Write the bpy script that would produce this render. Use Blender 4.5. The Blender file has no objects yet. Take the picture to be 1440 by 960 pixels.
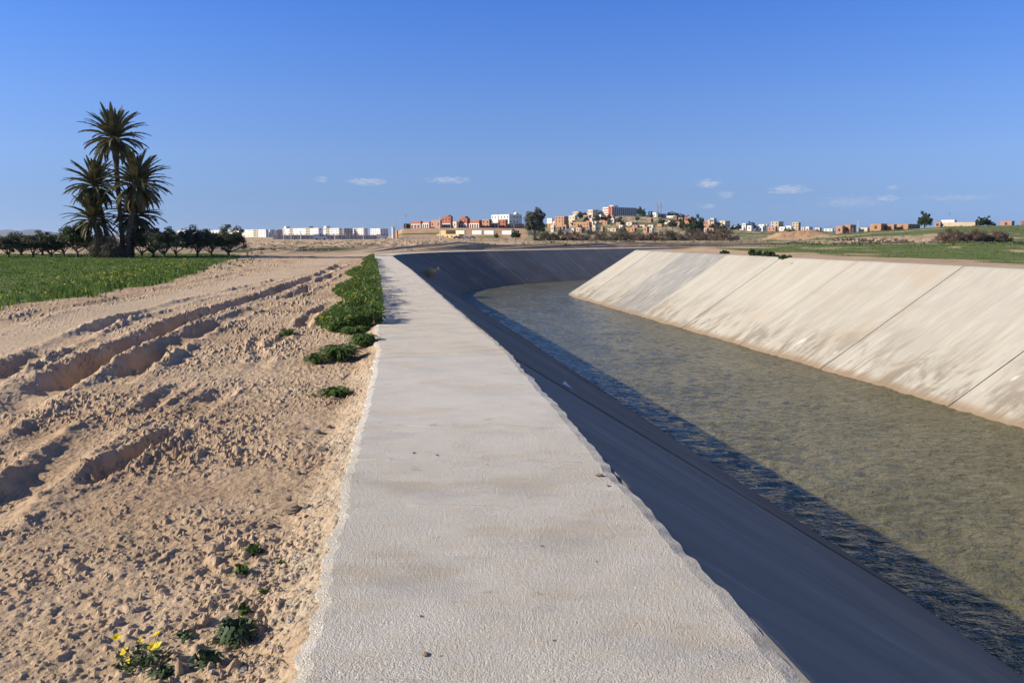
import bpy, math, random
import numpy as np
from mathutils import Vector, Matrix
random.seed(7); rng = np.random.default_rng(7)
scene = bpy.context.scene; C = scene.collection
R = math.radians
# ---------------------------------------------------------------- camera
F = 1150.0; PITCH = math.atan(146/1150); CZ = 1.6
cam = bpy.data.cameras.new('camera'); cam.sensor_width = 36; cam.lens = F/1440*36; cam.clip_end = 40000; cam.clip_start = 0.05
camo = bpy.data.objects.new('camera', cam); C.objects.link(camo); camo.location = (0, 0, CZ)
camo.rotation_euler = (math.pi/2-PITCH, 0, 0); scene.camera = camo
# ---------------------------------------------------------------- light
SUN_EL, SUN_FWD = R(27.5), R(-3.0)
sunv = Vector((-math.cos(SUN_EL)*math.cos(SUN_FWD), math.cos(SUN_EL)*math.sin(SUN_FWD), math.sin(SUN_EL)))
sl = bpy.data.lights.new('sun', 'SUN'); sl.energy = 5.0; sl.angle = R(0.5); sl.color = (1, .90, .74)
so = bpy.data.objects.new('sun', sl); C.objects.link(so); so.rotation_euler = (-sunv).to_track_quat('-Z', 'Y').to_euler()
so.location = (-50, 0, 60)
scene.view_settings.view_transform = 'Standard'; scene.view_settings.look = 'None'
scene.view_settings.exposure = 0.42; scene.view_settings.gamma = 1.0; scene.view_settings.use_curve_mapping = False
world = bpy.data.worlds.new('World'); scene.world = world; world.use_nodes = True
def build_world():
    nt = world.node_tree; nt.nodes.clear(); N = nt.nodes.new; L = nt.links.new
    out = N('ShaderNodeOutputWorld'); bg = N('ShaderNodeBackground'); bg.inputs[1].default_value = 0.066
    sky = N('ShaderNodeTexSky'); sky.sky_type = 'NISHITA'; sky.sun_disc = False
    sky.sun_elevation = SUN_EL; sky.sun_rotation = R(-90)+SUN_FWD
    sky.altitude = 200; sky.air_density = 0.6; sky.dust_density = 0.0; sky.ozone_density = 5.0
    tc = N('ShaderNodeTexCoord'); sep = N('ShaderNodeSeparateXYZ'); L(tc.outputs['Generated'], sep.inputs[0])
    # clear dry-air balance of the sky colour with height above the horizon (the same all round)
    cr = N('ShaderNodeValToRGB'); L(sep.outputs[2], cr.inputs[0]); els = cr.color_ramp.elements
    for i, (z, c) in enumerate([(.008, (.67,.75,1.11)), (.046, (.98,.94,1.12)), (.092, (1.39,1.29,1.41)), (.153, (1.50,1.54,1.79)), (.211, (1.35,1.64,2.14)), (.266, (1.17,1.66,2.43)), (.55, (1.1,1.3,1.6))]):
        e = els[i] if i < 2 else els.new(z)
        e.position = z; e.color = (c[0]/2.5, c[1]/2.5, c[2]/2.5, 1)
    vm = N('ShaderNodeVectorMath'); vm.operation = 'MULTIPLY'; L(sky.outputs[0], vm.inputs[0]); L(cr.outputs[0], vm.inputs[1])
    hs = N('ShaderNodeVectorMath'); hs.operation = 'SCALE'; hs.inputs['Scale'].default_value = 2.5; L(vm.outputs[0], hs.inputs[0])
    def M(op, a, b=None, c=None):
        n = N('ShaderNodeMath'); n.operation = op
        for i, v in enumerate((a, b, c)):
            if v is None: continue
            if isinstance(v, (int, float)): n.inputs[i].default_value = v
            else: L(v, n.inputs[i])
        return n.outputs[0]
    az = M('ARCTAN2', sep.outputs[0], sep.outputs[1]); el = M('ARCSINE', sep.outputs[2])
    cmb = N('ShaderNodeCombineXYZ'); L(M('MULTIPLY', az, 120), cmb.inputs[0]); L(M('MULTIPLY', el, 420), cmb.inputs[1])
    nz = N('ShaderNodeTexNoise'); nz.inputs['Scale'].default_value = 1.0; nz.inputs['Detail'].default_value = 5; nz.inputs['Roughness'].default_value = .62
    L(cmb.outputs[0], nz.inputs['Vector']); noise = nz.outputs[0]
    # small fair-weather clouds low over the town, by bearing and height (degrees of arc)
    cl = [(-9.9,3.75,1.5,.26,.7),(-4.4,3.9,1.6,.26,.6),(-12.9,3.85,.5,.22,.5),(13.3,3.6,.9,.30,.75),(18.4,3.1,1.35,.34,.7),(24.3,2.45,.8,.22,.55),(24.6,3.1,.5,.14,.4),
          (22.2,2.25,2.2,.42,.32),(13.3,2.1,.6,.20,.5),(14.5,2.85,.65,.30,.4),(28.2,2.4,2.4,.22,.3),(-42,4.3,1.8,.3,.6),(40,3.3,2.0,.3,.6),(62,4.0,1.8,.4,.6),(-64,3.6,1.7,.35,.6),(110,4,2,.4,.6),(170,4,2,.4,.6),(-120,4,2,.4,.6)]
    tot = None
    for a, e, w, h, s in cl:
        dx = M('DIVIDE', M('SUBTRACT', az, R(a)), R(w)); dy = M('DIVIDE', M('SUBTRACT', el, R(e)), R(h))
        r2 = M('ADD', M('MULTIPLY', dx, dx), M('MULTIPLY', dy, dy))
        v = M('SUBTRACT', M('ADD', M('MULTIPLY', M('SUBTRACT', 1.0, r2), .42), M('MULTIPLY', noise, 2.0)), 1.0)
        n = N('ShaderNodeMath'); n.operation = 'MULTIPLY'; n.use_clamp = True; L(v, n.inputs[0]); n.inputs[1].default_value = 1.5
        v = M('MULTIPLY', n.outputs[0], s*.8)
        tot = v if tot is None else M('MAXIMUM', tot, v)
    mx = N('ShaderNodeMix'); mx.data_type = 'RGBA'; L(tot, mx.inputs[0]); L(hs.outputs[0], mx.inputs[6]); mx.inputs[7].default_value = (8.4, 8.3, 8.8, 1)
    L(mx.outputs[2], bg.inputs[0]); L(bg.outputs[0], out.inputs[0])
build_world()
# ---------------------------------------------------------------- helpers
def tag(o, label=None, cat=None, group=None, kind=None):
    if label: o['label'] = label
    if cat: o['category'] = cat
    if group: o['group'] = group
    if kind: o['kind'] = kind
    return o
def empty(name, loc, rz=0, label=None, cat=None, group=None):
    o = bpy.data.objects.new(name, None); C.objects.link(o); o.location = loc; o.rotation_euler = (0, 0, rz)
    o.empty_display_size = .2
    return tag(o, label, cat, group)
def obj(name, me, mt=None, parent=None, loc=None, rot=None, scale=None):
    o = bpy.data.objects.new(name, me); C.objects.link(o)
    if mt is not None and not me.materials: me.materials.append(mt)
    if parent: o.parent = parent
    if loc is not None: o.location = loc
    if rot is not None: o.rotation_euler = rot
    if scale is not None: o.scale = scale if hasattr(scale, '__len__') else (scale,)*3
    return o
def npmesh(name, V, Q, smooth=False):
    """mesh from numpy verts and an (n,3) or (n,4) index array"""
    V = np.asarray(V, dtype=np.float32); Q = np.asarray(Q, dtype=np.int32); k = Q.shape[1]
    me = bpy.data.meshes.new(name); me.vertices.add(len(V)); me.vertices.foreach_set('co', V.ravel())
    me.loops.add(Q.size); me.loops.foreach_set('vertex_index', Q.ravel())
    me.polygons.add(len(Q)); me.polygons.foreach_set('loop_start', np.arange(0, Q.size, k, dtype=np.int32))
    me.polygons.foreach_set('use_smooth', np.full(len(Q), smooth, dtype=bool))
    me.update(calc_edges=True); me.validate()
    return me
def vattr(me, name, col):
    a = me.color_attributes.new(name, 'FLOAT_COLOR', 'POINT'); a.data.foreach_set('color', np.asarray(col, dtype=np.float32).ravel())
class MB:
    def __init__(s): s.v = []; s.f = []
    def add(s, vs, fs):
        b = len(s.v); s.v += [tuple(v) for v in vs]; s.f += [tuple(b+i for i in f) for f in fs]
    def box(s, c, d, rz=0):
        cx, cy, cz = c; dx, dy, dz = d[0]/2, d[1]/2, d[2]/2; ca, sa = math.cos(rz), math.sin(rz)
        vs = []
        for z in (-dz, dz):
            for x, y in ((-dx,-dy),(dx,-dy),(dx,dy),(-dx,dy)): vs.append((cx+x*ca-y*sa, cy+x*sa+y*ca, cz+z))
        s.add(vs, [(3,2,1,0),(4,5,6,7),(0,1,5,4),(1,2,6,5),(2,3,7,6),(3,0,4,7)])
    def tube(s, pts, rad, n=8, cap=True):
        pts = [Vector(p) for p in pts]; vs = []; fs = []
        for i, p in enumerate(pts):
            t = (pts[min(i+1, len(pts)-1)]-pts[max(i-1, 0)]).normalized()
            u = t.cross(Vector((0, 1, 0.013))).normalized(); w = t.cross(u)
            r = rad[i] if hasattr(rad, '__len__') else rad
            for k in range(n):
                a = 2*math.pi*k/n; vs.append(p+(u*math.cos(a)+w*math.sin(a))*r)
        for i in range(len(pts)-1):
            for k in range(n): fs.append((i*n+k, i*n+(k+1) % n, (i+1)*n+(k+1) % n, (i+1)*n+k))
        if cap: fs.append(tuple(range(n))[::-1]); fs.append(tuple((len(pts)-1)*n+k for k in range(n)))
        s.add(vs, fs)
    def mesh(s, name, smooth=False):
        me = bpy.data.meshes.new(name); me.from_pydata(s.v, [], s.f); me.update()
        if smooth: me.polygons.foreach_set('use_smooth', [True]*len(me.polygons))
        return me
# ---- numpy noise
def _h(ix, iy, s):
    h = (ix.astype(np.int64)*374761393+iy.astype(np.int64)*668265263+s*974634777) & 0xffffffff
    h = ((h ^ (h >> 13))*1274126177) & 0xffffffff
    h = ((h ^ (h >> 16))*2246822519) & 0xffffffff
    return ((h ^ (h >> 15)) & 0xffffff)/float(0x1000000)
def pn(x, y, s=0):
    x = np.asarray(x, float); y = np.asarray(y, float)
    ix = np.floor(x); iy = np.floor(y); fx = x-ix; fy = y-iy
    ux = fx*fx*fx*(fx*(fx*6-15)+10); uy = fy*fy*fy*(fy*(fy*6-15)+10)
    def g(a, b, dx, dy):
        t = _h(a, b, s)*2*math.pi; return np.cos(t)*dx+np.sin(t)*dy
    a = g(ix, iy, fx, fy); b = g(ix+1, iy, fx-1, fy); c = g(ix, iy+1, fx, fy-1); d = g(ix+1, iy+1, fx-1, fy-1)
    return ((a+(b-a)*ux)+((c+(d-c)*ux)-(a+(b-a)*ux))*uy)*1.4
def fbm(x, y, o=4, s=0, g=.5):
    r = 0; a = 1; t = 0
    for i in range(o): r = r+a*pn(x*2**i, y*2**i, s+i*17); t += a; a *= g
    return r/t
def cell(x, y, s=0):
    x = np.asarray(x, float); y = np.asarray(y, float)
    ix = np.floor(x); iy = np.floor(y); best = np.full(x.shape, 9.0); rid = np.zeros(x.shape)
    for i in (-1, 0, 1):
        for j in (-1, 0, 1):
            a = ix+i; b = iy+j
            d = np.hypot(a+_h(a, b, s)-x, b+_h(a, b, s+5)-y); r = _h(a, b, s+11)
            m = d < best; best = np.where(m, d, best); rid = np.where(m, r, rid)
    return best, rid
def sst(a, b, x):
    t = np.clip((x-a)/(b-a), 0, 1); return t*t*(3-2*t)
def bp(u, v, z):
    """point on the horizontal plane z seen at photo pixel (u, v)"""
    x = (u-720)/F; y = (480-v)/F
    dx, dy, dz = x, math.cos(PITCH)+y*math.sin(PITCH), -math.sin(PITCH)+y*math.cos(PITCH)
    t = (z-CZ)/dz; return dx*t, dy*t
# ---------------------------------------------------------------- materials
def mat(name, col, rough=.85, var=None, scale=6.0, bump=0.0, bscale=40.0, spec=.3, detail=5, var_lo=.38, var_hi=.65, coord='Object'):
    m = bpy.data.materials.new(name); m.use_nodes = True; nt = m.node_tree; N = nt.nodes.new; L = nt.links.new
    b = nt.nodes['Principled BSDF']; b.inputs['Roughness'].default_value = rough; b.inputs['Specular IOR Level'].default_value = spec
    b.inputs['Base Color'].default_value = (*col, 1)
    tc = N('ShaderNodeTexCoord')
    if var:
        nz = N('ShaderNodeTexNoise'); nz.inputs['Scale'].default_value = scale; nz.inputs['Detail'].default_value = detail; L(tc.outputs[coord], nz.inputs[0])
        cr = N('ShaderNodeValToRGB'); cr.color_ramp.elements[0].position = var_lo; cr.color_ramp.elements[1].position = var_hi
        cr.color_ramp.elements[0].color = (*col, 1); cr.color_ramp.elements[1].color = (*var, 1)
        L(nz.outputs[0], cr.inputs[0]); L(cr.outputs[0], b.inputs['Base Color'])
    if bump:
        n2 = N('ShaderNodeTexNoise'); n2.inputs['Scale'].default_value = bscale; n2.inputs['Detail'].default_value = 6; L(tc.outputs[coord], n2.inputs[0])
        bm = N('ShaderNodeBump'); bm.inputs['Strength'].default_value = bump; bm.inputs['Distance'].default_value = .02; L(n2.outputs[0], bm.inputs['Height']); L(bm.outputs[0], b.inputs['Normal'])
    return m
def leafmat(name, c1, c2, scale=1.5, trans=.25, rough=.6):
    m = mat(name, c1, rough, c2, scale, spec=.25); nt = m.node_tree; b = nt.nodes['Principled BSDF']
    t = nt.nodes.new('ShaderNodeBsdfTranslucent'); mx = nt.nodes.new('ShaderNodeMixShader'); mx.inputs[0].default_value = trans
    cr = [n for n in nt.nodes if n.type == 'VALTORGB'][0]; nt.links.new(cr.outputs[0], t.inputs[0])
    nt.links.new(b.outputs[0], mx.inputs[1]); nt.links.new(t.outputs[0], mx.inputs[2])
    nt.links.new(mx.outputs[0], nt.nodes['Material Output'].inputs[0]); return m
class NT:
    """tiny node-graph helper for the larger materials"""
    def __init__(s, name):
        s.m = bpy.data.materials.new(name); s.m.use_nodes = True; s.nt = s.m.node_tree; s.b = s.nt.nodes['Principled BSDF']
        s.tc = s.nt.nodes.new('ShaderNodeTexCoord')
    def n(s, t): return s.nt.nodes.new(t)
    def l(s, a, b): s.nt.links.new(a, b)
    def put(s, v, sock):
        if isinstance(v, (int, float)): sock.default_value = v
        elif isinstance(v, tuple): sock.default_value = (*v, 1) if len(v) == 3 else v
        else: s.l(v, sock)
    def math(s, op, a, b=0.0, clamp=False):
        n = s.n('ShaderNodeMath'); n.operation = op; n.use_clamp = clamp; s.put(a, n.inputs[0]); s.put(b, n.inputs[1]); return n.outputs[0]
    def mix(s, f, a, b, mode='MIX'):
        n = s.n('ShaderNodeMix'); n.data_type = 'RGBA'; n.blend_type = mode; s.put(f, n.inputs[0]); s.put(a, n.inputs[6]); s.put(b, n.inputs[7]); return n.outputs[2]
    def noise(s, vec, scale, detail=4, rough=.55, dist=0.0):
        n = s.n('ShaderNodeTexNoise'); n.inputs['Scale'].default_value = scale; n.inputs['Detail'].default_value = detail
        n.inputs['Roughness'].default_value = rough; n.inputs['Distortion'].default_value = dist; s.l(vec, n.inputs[0]); return n.outputs[0]
    def ramp(s, v, lo, hi):
        n = s.n('ShaderNodeMapRange'); n.interpolation_type = 'SMOOTHSTEP'; s.put(v, n.inputs[0]); n.inputs[1].default_value = lo; n.inputs[2].default_value = hi; return n.outputs[0]
    def scale(s, vec, sc):
        n = s.n('ShaderNodeMapping'); n.inputs['Scale'].default_value = sc; s.l(vec, n.inputs[0]); return n.outputs[0]
    def attr(s, name):
        n = s.n('ShaderNodeAttribute'); n.attribute_name = name; sp = s.n('ShaderNodeSeparateColor'); s.l(n.outputs['Color'], sp.inputs[0]); return sp.outputs[0], sp.outputs[1], sp.outputs[2], n.outputs['Alpha']
    def bump(s, h, strength, dist, prev=None):
        n = s.n('ShaderNodeBump'); n.inputs['Strength'].default_value = strength; n.inputs['Distance'].default_value = dist; s.l(h, n.inputs['Height'])
        if prev: s.l(prev, n.inputs['Normal'])
        return n.outputs[0]
# ---------------------------------------------------------------- canal line (inner edge of the near coping), metres
CTRL = [(52,-400),(7.2,-45),(2.75,-10),(1.45,0),(.8,4.9),(-.05,11.4),(-.9,16.5),(-2.5,26.1),(-5.4,43.3),(-9.4,66),(-10.8,75),(-10.7,81),(-9,88.5),(-5.3,96.5),(3.7,108.3),(16.5,123),(42,150),(75,184),(120,232)]
WZ = -3.8; RZ = .4; O_L0 = -1.85; O_W1 = 6.1; O_W2 = 16.3; O_R0 = 22.6; Y_END = 228
def spline(P, n=40):
    P = np.array(P, float); P = np.vstack([2*P[0]-P[1], P, 2*P[-1]-P[-2]]); out = []
    for i in range(1, len(P)-2):
        p0, p1, p2, p3 = P[i-1:i+3]; d0, d1, d2 = [max(np.linalg.norm(q), 1e-6)**.5 for q in (p1-p0, p2-p1, p3-p2)]
        m1 = ((p1-p0)/d0-(p2-p0)/(d0+d1)+(p2-p1)/d1)*d1; m2 = ((p2-p1)/d1-(p3-p1)/(d1+d2)+(p3-p2)/d2)*d1
        t = np.linspace(0, 1, n, endpoint=False)[:, None]
        out.append((2*t**3-3*t**2+1)*p1+(t**3-2*t**2+t)*m1+(-2*t**3+3*t**2)*p2+(t**3-t**2)*m2)
    out.append(P[-2][None]); return np.vstack(out)
_c = spline(CTRL); _s = np.concatenate([[0], np.cumsum(np.hypot(*np.diff(_c, axis=0).T))])
S0 = np.interp(0, _c[:, 1], _s); _s = _s-S0                      # station 0 is beside the camera
_t = np.gradient(_c, _s, axis=0); _t /= np.linalg.norm(_t, axis=1)[:, None]; _n = np.stack([_t[:, 1], -_t[:, 0]], 1)
def st(s, o):
    """plan point at station s, offset o to the right of the coping's inner edge"""
    s = np.asarray(s, float)
    cx = np.interp(s, _s, _c[:, 0]); cy = np.interp(s, _s, _c[:, 1]); nx = np.interp(s, _s, _n[:, 0]); ny = np.interp(s, _s, _n[:, 1])
    return cx+nx*o, cy+ny*o
def s_at_y(y, o):
    ss = np.linspace(_s[0], _s[-1], 4000); return float(np.interp(y, st(ss, o)[1], ss))
_ss = np.linspace(_s[0], _s[-1], 6000)
_lx, _ly = st(_ss, O_L0+.12); _rx, _ry = st(_ss, O_R0+.05)
def xL(y): y = np.asarray(y, float); k = sst(130, 150, y); return np.interp(y, _ly, _lx)*(1-k)+y*.5*k
def xR(y): y = np.asarray(y, float); k = sst(130, 150, y); return np.interp(y, _ry, _rx)*(1-k)+y*.5*k
# ---------------------------------------------------------------- terrain height
def curve_from_px(px, z=-.15):
    p = sorted([bp(u, v, z)[::-1] for u, v in px]); return np.array(p)      # (y, x)
RUTS = [ # pixel trail, depth, half width, berm, seed
 (curve_from_px([(-60,622),(0,588),(70,545),(150,500),(190,482),(240,458),(300,436),(380,412),(450,386),(480,372)]), .24, .26, .07, 1),
 (curve_from_px([(-80,690),(0,640),(60,606),(120,570),(200,512),(240,490),(290,462),(330,446),(420,413),(470,386)]), .13, .22, .09, 2),
 (curve_from_px([(-60,760),(0,712),(60,672),(110,630),(160,596)]), .05, .18, .06, 3),
 (curve_from_px([(90,690),(150,662),(215,627),(240,606)]), .07, .10, .05, 4),
 (curve_from_px([(200,580),(225,562),(252,545)]), .06, .12, .05, 5),
 (curve_from_px([(240,604),(262,586),(290,570)]), .06, .14, .05, 6),
 (curve_from_px([(300,560),(330,540),(352,524),(374,503)]), .12, .14, .07, 7),
 (curve_from_px([(366,500),(358,486),(366,472),(385,464)]), .07, .10, .05, 8),
 (curve_from_px([(376,488),(398,478),(404,468)]), .06, .10, .05, 9),
 (curve_from_px([(425,458),(440,440),(470,425)]), .09, .14, .06, 10),
 (curve_from_px([(-60,560),(40,505),(150,455),(260,424),(390,394)]), .10, .22, .10, 11),
 (curve_from_px([(-40,470),(60,440),(170,420),(300,392),(400,372)]), .06, .30, .05, 12),
]
TB = np.array([(300,333.4),(545,333.4),(600,330),(700,324),(745,318),(775,314),(800,309),(825,306),(850,304.5),(930,305),(950,308),(970,311.5),(1000,315.5),(1030,321),(1080,324),(1200,326),(1440,328),(2200,331)])
TA = np.array([(300,334.4),(538,334.4),(552,330),(566,321),(600,319.8),(640,319.6),(690,319.6),(740,320.5),(762,327),(790,333.5),(2200,334.4)])
TC = np.array([(300,334.4),(1120,334.4),(1180,328),(1225,324.5),(1262,323.5),(1300,321),(1330,319.5),(1440,318.6),(1700,315),(2600,312)])
def relief(x, y):
    d = np.hypot(x, y); u = 720+1159*x/np.maximum(y, 1); u = np.where(y < 60, 300, u); k = 1168.0
    zb = ((334-np.interp(u, TB[:, 0], TB[:, 1]))/k*1000+1.6)*sst(540, 1010, d)*(1-sst(1300, 3500, d))
    za = ((334-np.interp(u, TA[:, 0], TA[:, 1]))/k*590+1.2)*(.42*sst(465, 500, d)+.58*sst(535, 585, d))*(1-.6*sst(640, 800, d))
    zc = ((334-np.interp(u, TC[:, 0], TC[:, 1]))/k*450+1.2)*sst(150, 450, d)
    mound = 3.6*np.exp(-((x-114)/11)**4-((y-330)/8)**2)*(1+.25*fbm(x*.2, y*.2, 3, 31))
    return np.maximum(np.maximum(za, zb), zc)+mound
def G(x, y, fine=True):
    x = np.asarray(x, float); y = np.asarray(y, float)
    o = xL(y)-x; r = x-xR(y); d = np.hypot(x, y)
    left = o > -((xR(y)-xL(y))/2)
    far = sst(120, 226, y)
    zl = -.015-.13*sst(.0, .45, o)+.05*fbm(x*.15, y*.15, 3, 3)*sst(1, 4, o)
    zr = RZ-.03+.12*fbm(x*.1, y*.1, 3, 4)*sst(2, 6, r)
    zr = zr+.36*sst(1.0, 7, r)*sst(55, 92, y)
    zf = -.08+.10*fbm(x*.02, y*.02, 3, 9)
    z = np.where(left, zl, zr)*(1-far)+zf*far+relief(x, y)
    # spoil heaps behind the far bank and rough made ground left of it
    hp = np.where(left, sst(3, 7, o)*(1-sst(14, 24, o)), 0)*sst(92, 104, y)*(1-sst(190, 225, y))*sst(-26, -12, x)
    z = z+hp*np.maximum(0, .55+1.3*fbm(x*.16, y*.16, 4, 21)+.75*fbm(x*.6, y*.6, 3, 22))
    rg = np.where(left, 1, 0)*sst(70, 110, y)*(1-sst(240, 300, y))*sst(-110, -80, x)*(1-sst(-14, -4, x))*sst(6, 12, o)
    z = z+rg*np.maximum(-.1, 1.1*fbm(x*.13, y*.13, 5, 23)+.35*fbm(x*.6, y*.6, 3, 24))
    if fine:
        nearm = left & (o > -.6) & (y < 100) & (x > -45)
        if nearm.any():
            X, Y, Oo = x[nearm], y[nearm], o[nearm]; dz = np.zeros_like(X)
            smooth = track(X, Y); grass = field(X, Y)
            wob = .10*fbm(X*1.3, Y*1.3, 3, 40)+.03*pn(X*7, Y*7, 41)
            for cv, dep, hw, berm, sd in RUTS:
                cx = np.interp(Y, cv[:, 0], cv[:, 1])+wob; q = (X-cx)/hw
                end = sst(cv[0, 0]-.5, cv[0, 0]+.4, Y)*(1-sst(cv[-1, 0]-.4, cv[-1, 0]+.5, Y))
                mod = .58+.95*pn(Y*.33, Y*0+sd*3.7, 50+sd)+.35*pn(Y*1.7, Y*0+sd*1.9, 70+sd); mod = np.clip(mod, .05, 1.25)
                dz += end*(-dep*mod*np.exp(-np.abs(q)**3.2)+berm*mod*(np.exp(-((q-1.45)/.5)**2)*1.0+.7*np.exp(-((q+1.5)/.5)**2))*(.6+1.1*np.maximum(0, fbm(X*4, Y*4, 3, 60+sd)+.25)))
            cl = (1-.75*smooth)*(1-.6*grass)*sst(.05, .4, Oo)
            patch = np.clip(.5+1.7*fbm(X*.6, Y*.6, 3, 80), .10, 1.5)
            for sc, amp, sd in ((6.5, .020, 90), (13, .022, 91), (24, .017, 92), (46, .009, 93)):
                dd, ri = cell(X*sc+.6*pn(X*sc*.7, Y*sc*.7, sd+3), Y*sc+.6*pn(X*sc*.7, Y*sc*.7, sd+4), sd)
                rad = .12+.42*ri; dz += cl*patch*amp*np.where(ri > .70, 1, .06)*np.clip(1.25*(1-dd/rad), 0, .8)*(.5+ri)*(1+.9*pn(X*sc*1.9, Y*sc*1.9, sd+7))
            dz += cl*(.030*fbm(X*2.2, Y*2.2, 4, 95)+.012*fbm(X*15, Y*15, 3, 96))
            # crumbled mortar spilled along the outside of the coping
            sp = 1-sst(.10, .50, Oo+.16*pn(X*0+.5, Y*1.1, 97)+.08*pn(X*3, Y*3, 98))
            dz += sp*(.030*np.abs(fbm(X*16, Y*16, 4, 99))+.035*fbm(X*5, Y*5, 2, 100))
            dz += .30*np.maximum(0, fbm(X*.42, Y*.42, 4, 101)-.06)*sst(26, 42, Y)*(1-.8*smooth)*(1-grass)*sst(2.2, 4, Oo)
            z = z.copy(); z[nearm] += dz*np.clip(1.15-Y/110, .2, 1)*sst(-.06, .10, Oo)
    return z
def track(x, y):                       # pale, driven-over strip of the earth road
    c = np.interp(y, [0, 13.8, 21, 39.5, 70, 100], [-7.6, -8.7, -9.6, -11.0, -15.5, -16])
    return np.exp(-np.abs((x-c+.3*pn(x*.4, y*.4, 140))/(1.15+y*.006))**3)*sst(-5, 2, y)
FE = np.array([(-40,-9.5),(0,-11.2),(20,-12.4),(33,-13.8),(49,-18),(77,-25.5),(90,-30),(110,-40)])
def field(x, y):                       # the green field on the left
    e = np.interp(y, FE[:, 0], FE[:, 1])+1.1*fbm(x*.35, y*.35, 3, 141)
    return sst(-.3, .5, e-x)*(1-sst(84, 92, y+2*pn(x*.2, y*.2, 8)))*sst(-60, -30, y)
def masks(x, y):
    o = xL(y)-x; r = x-xR(y); d = np.hypot(x, y); left = o > -((xR(y)-xL(y))/2); u = 720+1159*x/np.maximum(y, 1)
    g = np.where(left, field(x, y), 0)
    n1 = fbm(x*.06, y*.06, 4, 150); n2 = fbm(x*.25, y*.25, 4, 151)
    gr = np.where(~left, 1, 0)*sst(5.5, 8, r+2.5*n2)*np.clip(.42+1.5*n1+1.3*n2+.55*sst(1050, 1400, u), 0, 1)*sst(5, 12, y)
    farg = sst(225, 330, d)*np.clip(.35+1.5*fbm(x*.012, y*.03, 4, 152)+.5*sst(1000, 1250, u), 0, 1)*sst(560, 700, u)
    stripe = np.where(left, 1, 0)*sst(96, 102, y)*(1-sst(112, 120, y))*sst(-.25, .1, n2+.1)*sst(-42, -36, x)*(1-sst(-24, -19, x))
    farbank = np.where(left, 1, 0)*sst(125, 150, y)*sst(6, 16, u*0+x+6)*np.clip(.5+1.5*n2, 0, 1)*(1-hpm(o))
    g = np.clip(np.maximum.reduce([g, gr*(d < 420), farg, stripe, farbank*.8]), 0, 1)
    tr = np.where(left, track(x, y), 0)*(y < 120)
    sand = np.exp(-((x-86)/18)**4-((y-205)/7)**2)
    tr = np.maximum(tr, sand)
    orange = np.exp(-((x-114)/13)**4-((y-327)/9)**2)
    orange = np.maximum(orange, sst(462, 490, d)*(1-sst(560, 600, d))*(u > 540)*(u < 742)*np.clip(.75+1.4*fbm(x*.04, y*.05, 3, 155), 0, 1))
    terr = sst(505, 520, d)*(1-sst(548, 556, d))*(u > 552)*(u < 618)
    orange = orange*(1-terr); g = np.maximum(g*(1-orange), terr)
    rub = np.where(left, 1-sst(.06, .42, o+.16*pn(x*0+.5, y*1.1, 97)+.12*pn(x*3, y*3, 98)), 0)*(y < 90)
    rub = np.maximum(rub, np.where(~left, .55*(1-sst(.5, 3, r+1.5*n2)), 0)*(y < 150))
    return np.stack([g, tr, orange, rub], -1)
def hpm(o): return sst(3, 7, o)*(1-sst(14, 24, o))
def gz(x, y): return float(G(np.array([x]), np.array([y]))[0])
# ---------------------------------------------------------------- ground material
def ground_material():
    t = NT('ground_earth'); P = t.tc.outputs['Object']; g, tr, orr, rub = t.attr('mask')
    big = t.noise(P, .45, 4); mid = t.noise(P, 3.0, 5); fin = t.noise(P, 40, 5, .65); gra = t.noise(P, 160, 3, .6)
    c = t.mix(t.ramp(mid, .35, .68), (.50, .36, .222), (.60, .445, .29))
    c = t.mix(t.math('MULTIPLY', t.ramp(big, .40, .66), .7), c, (.39, .255, .148))
    c = t.mix(t.math('MULTIPLY', t.ramp(fin, .52, .72), .55), c, (.60, .47, .33))
    c = t.mix(t.math('MULTIPLY', t.ramp(gra, .58, .70), .6), c, (.64, .54, .42))
    c = t.mix(t.math('MULTIPLY', tr, .7), c, (.60, .465, .32))
    c = t.mix(t.math('MULTIPLY', rub, .85), c, t.mix(t.ramp(fin, .35, .65), (.46, .36, .245), (.60, .51, .38)))
    far = t.noise(P, .055, 5, .6); c = t.mix(t.math('MULTIPLY', t.ramp(far, .5, .68), .6), c, (.26, .20, .11))
    c = t.mix(orr, c, t.mix(t.ramp(t.noise(P, .12, 4), .35, .65), (.42, .235, .12), (.52, .33, .19)))
    gc = t.mix(t.ramp(t.noise(P, .35, 5), .35, .65), (.085, .135, .028), (.15, .175, .055))
    gc = t.mix(t.ramp(t.noise(P, 2.2, 4), .50, .75), gc, (.24, .21, .10))
    c = t.mix(t.ramp(t.math('ADD', g, t.math('MULTIPLY', t.math('SUBTRACT', mid, .5), .9)), .35, .62), c, gc)
    t.l(c, t.b.inputs['Base Color']); t.b.inputs['Roughness'].default_value = .95; t.b.inputs['Specular IOR Level'].default_value = .15
    t.l(t.bump(t.math('ADD', fin, t.math('MULTIPLY', gra, .5)), .6, .025), t.b.inputs['Normal']); return t.m
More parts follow.
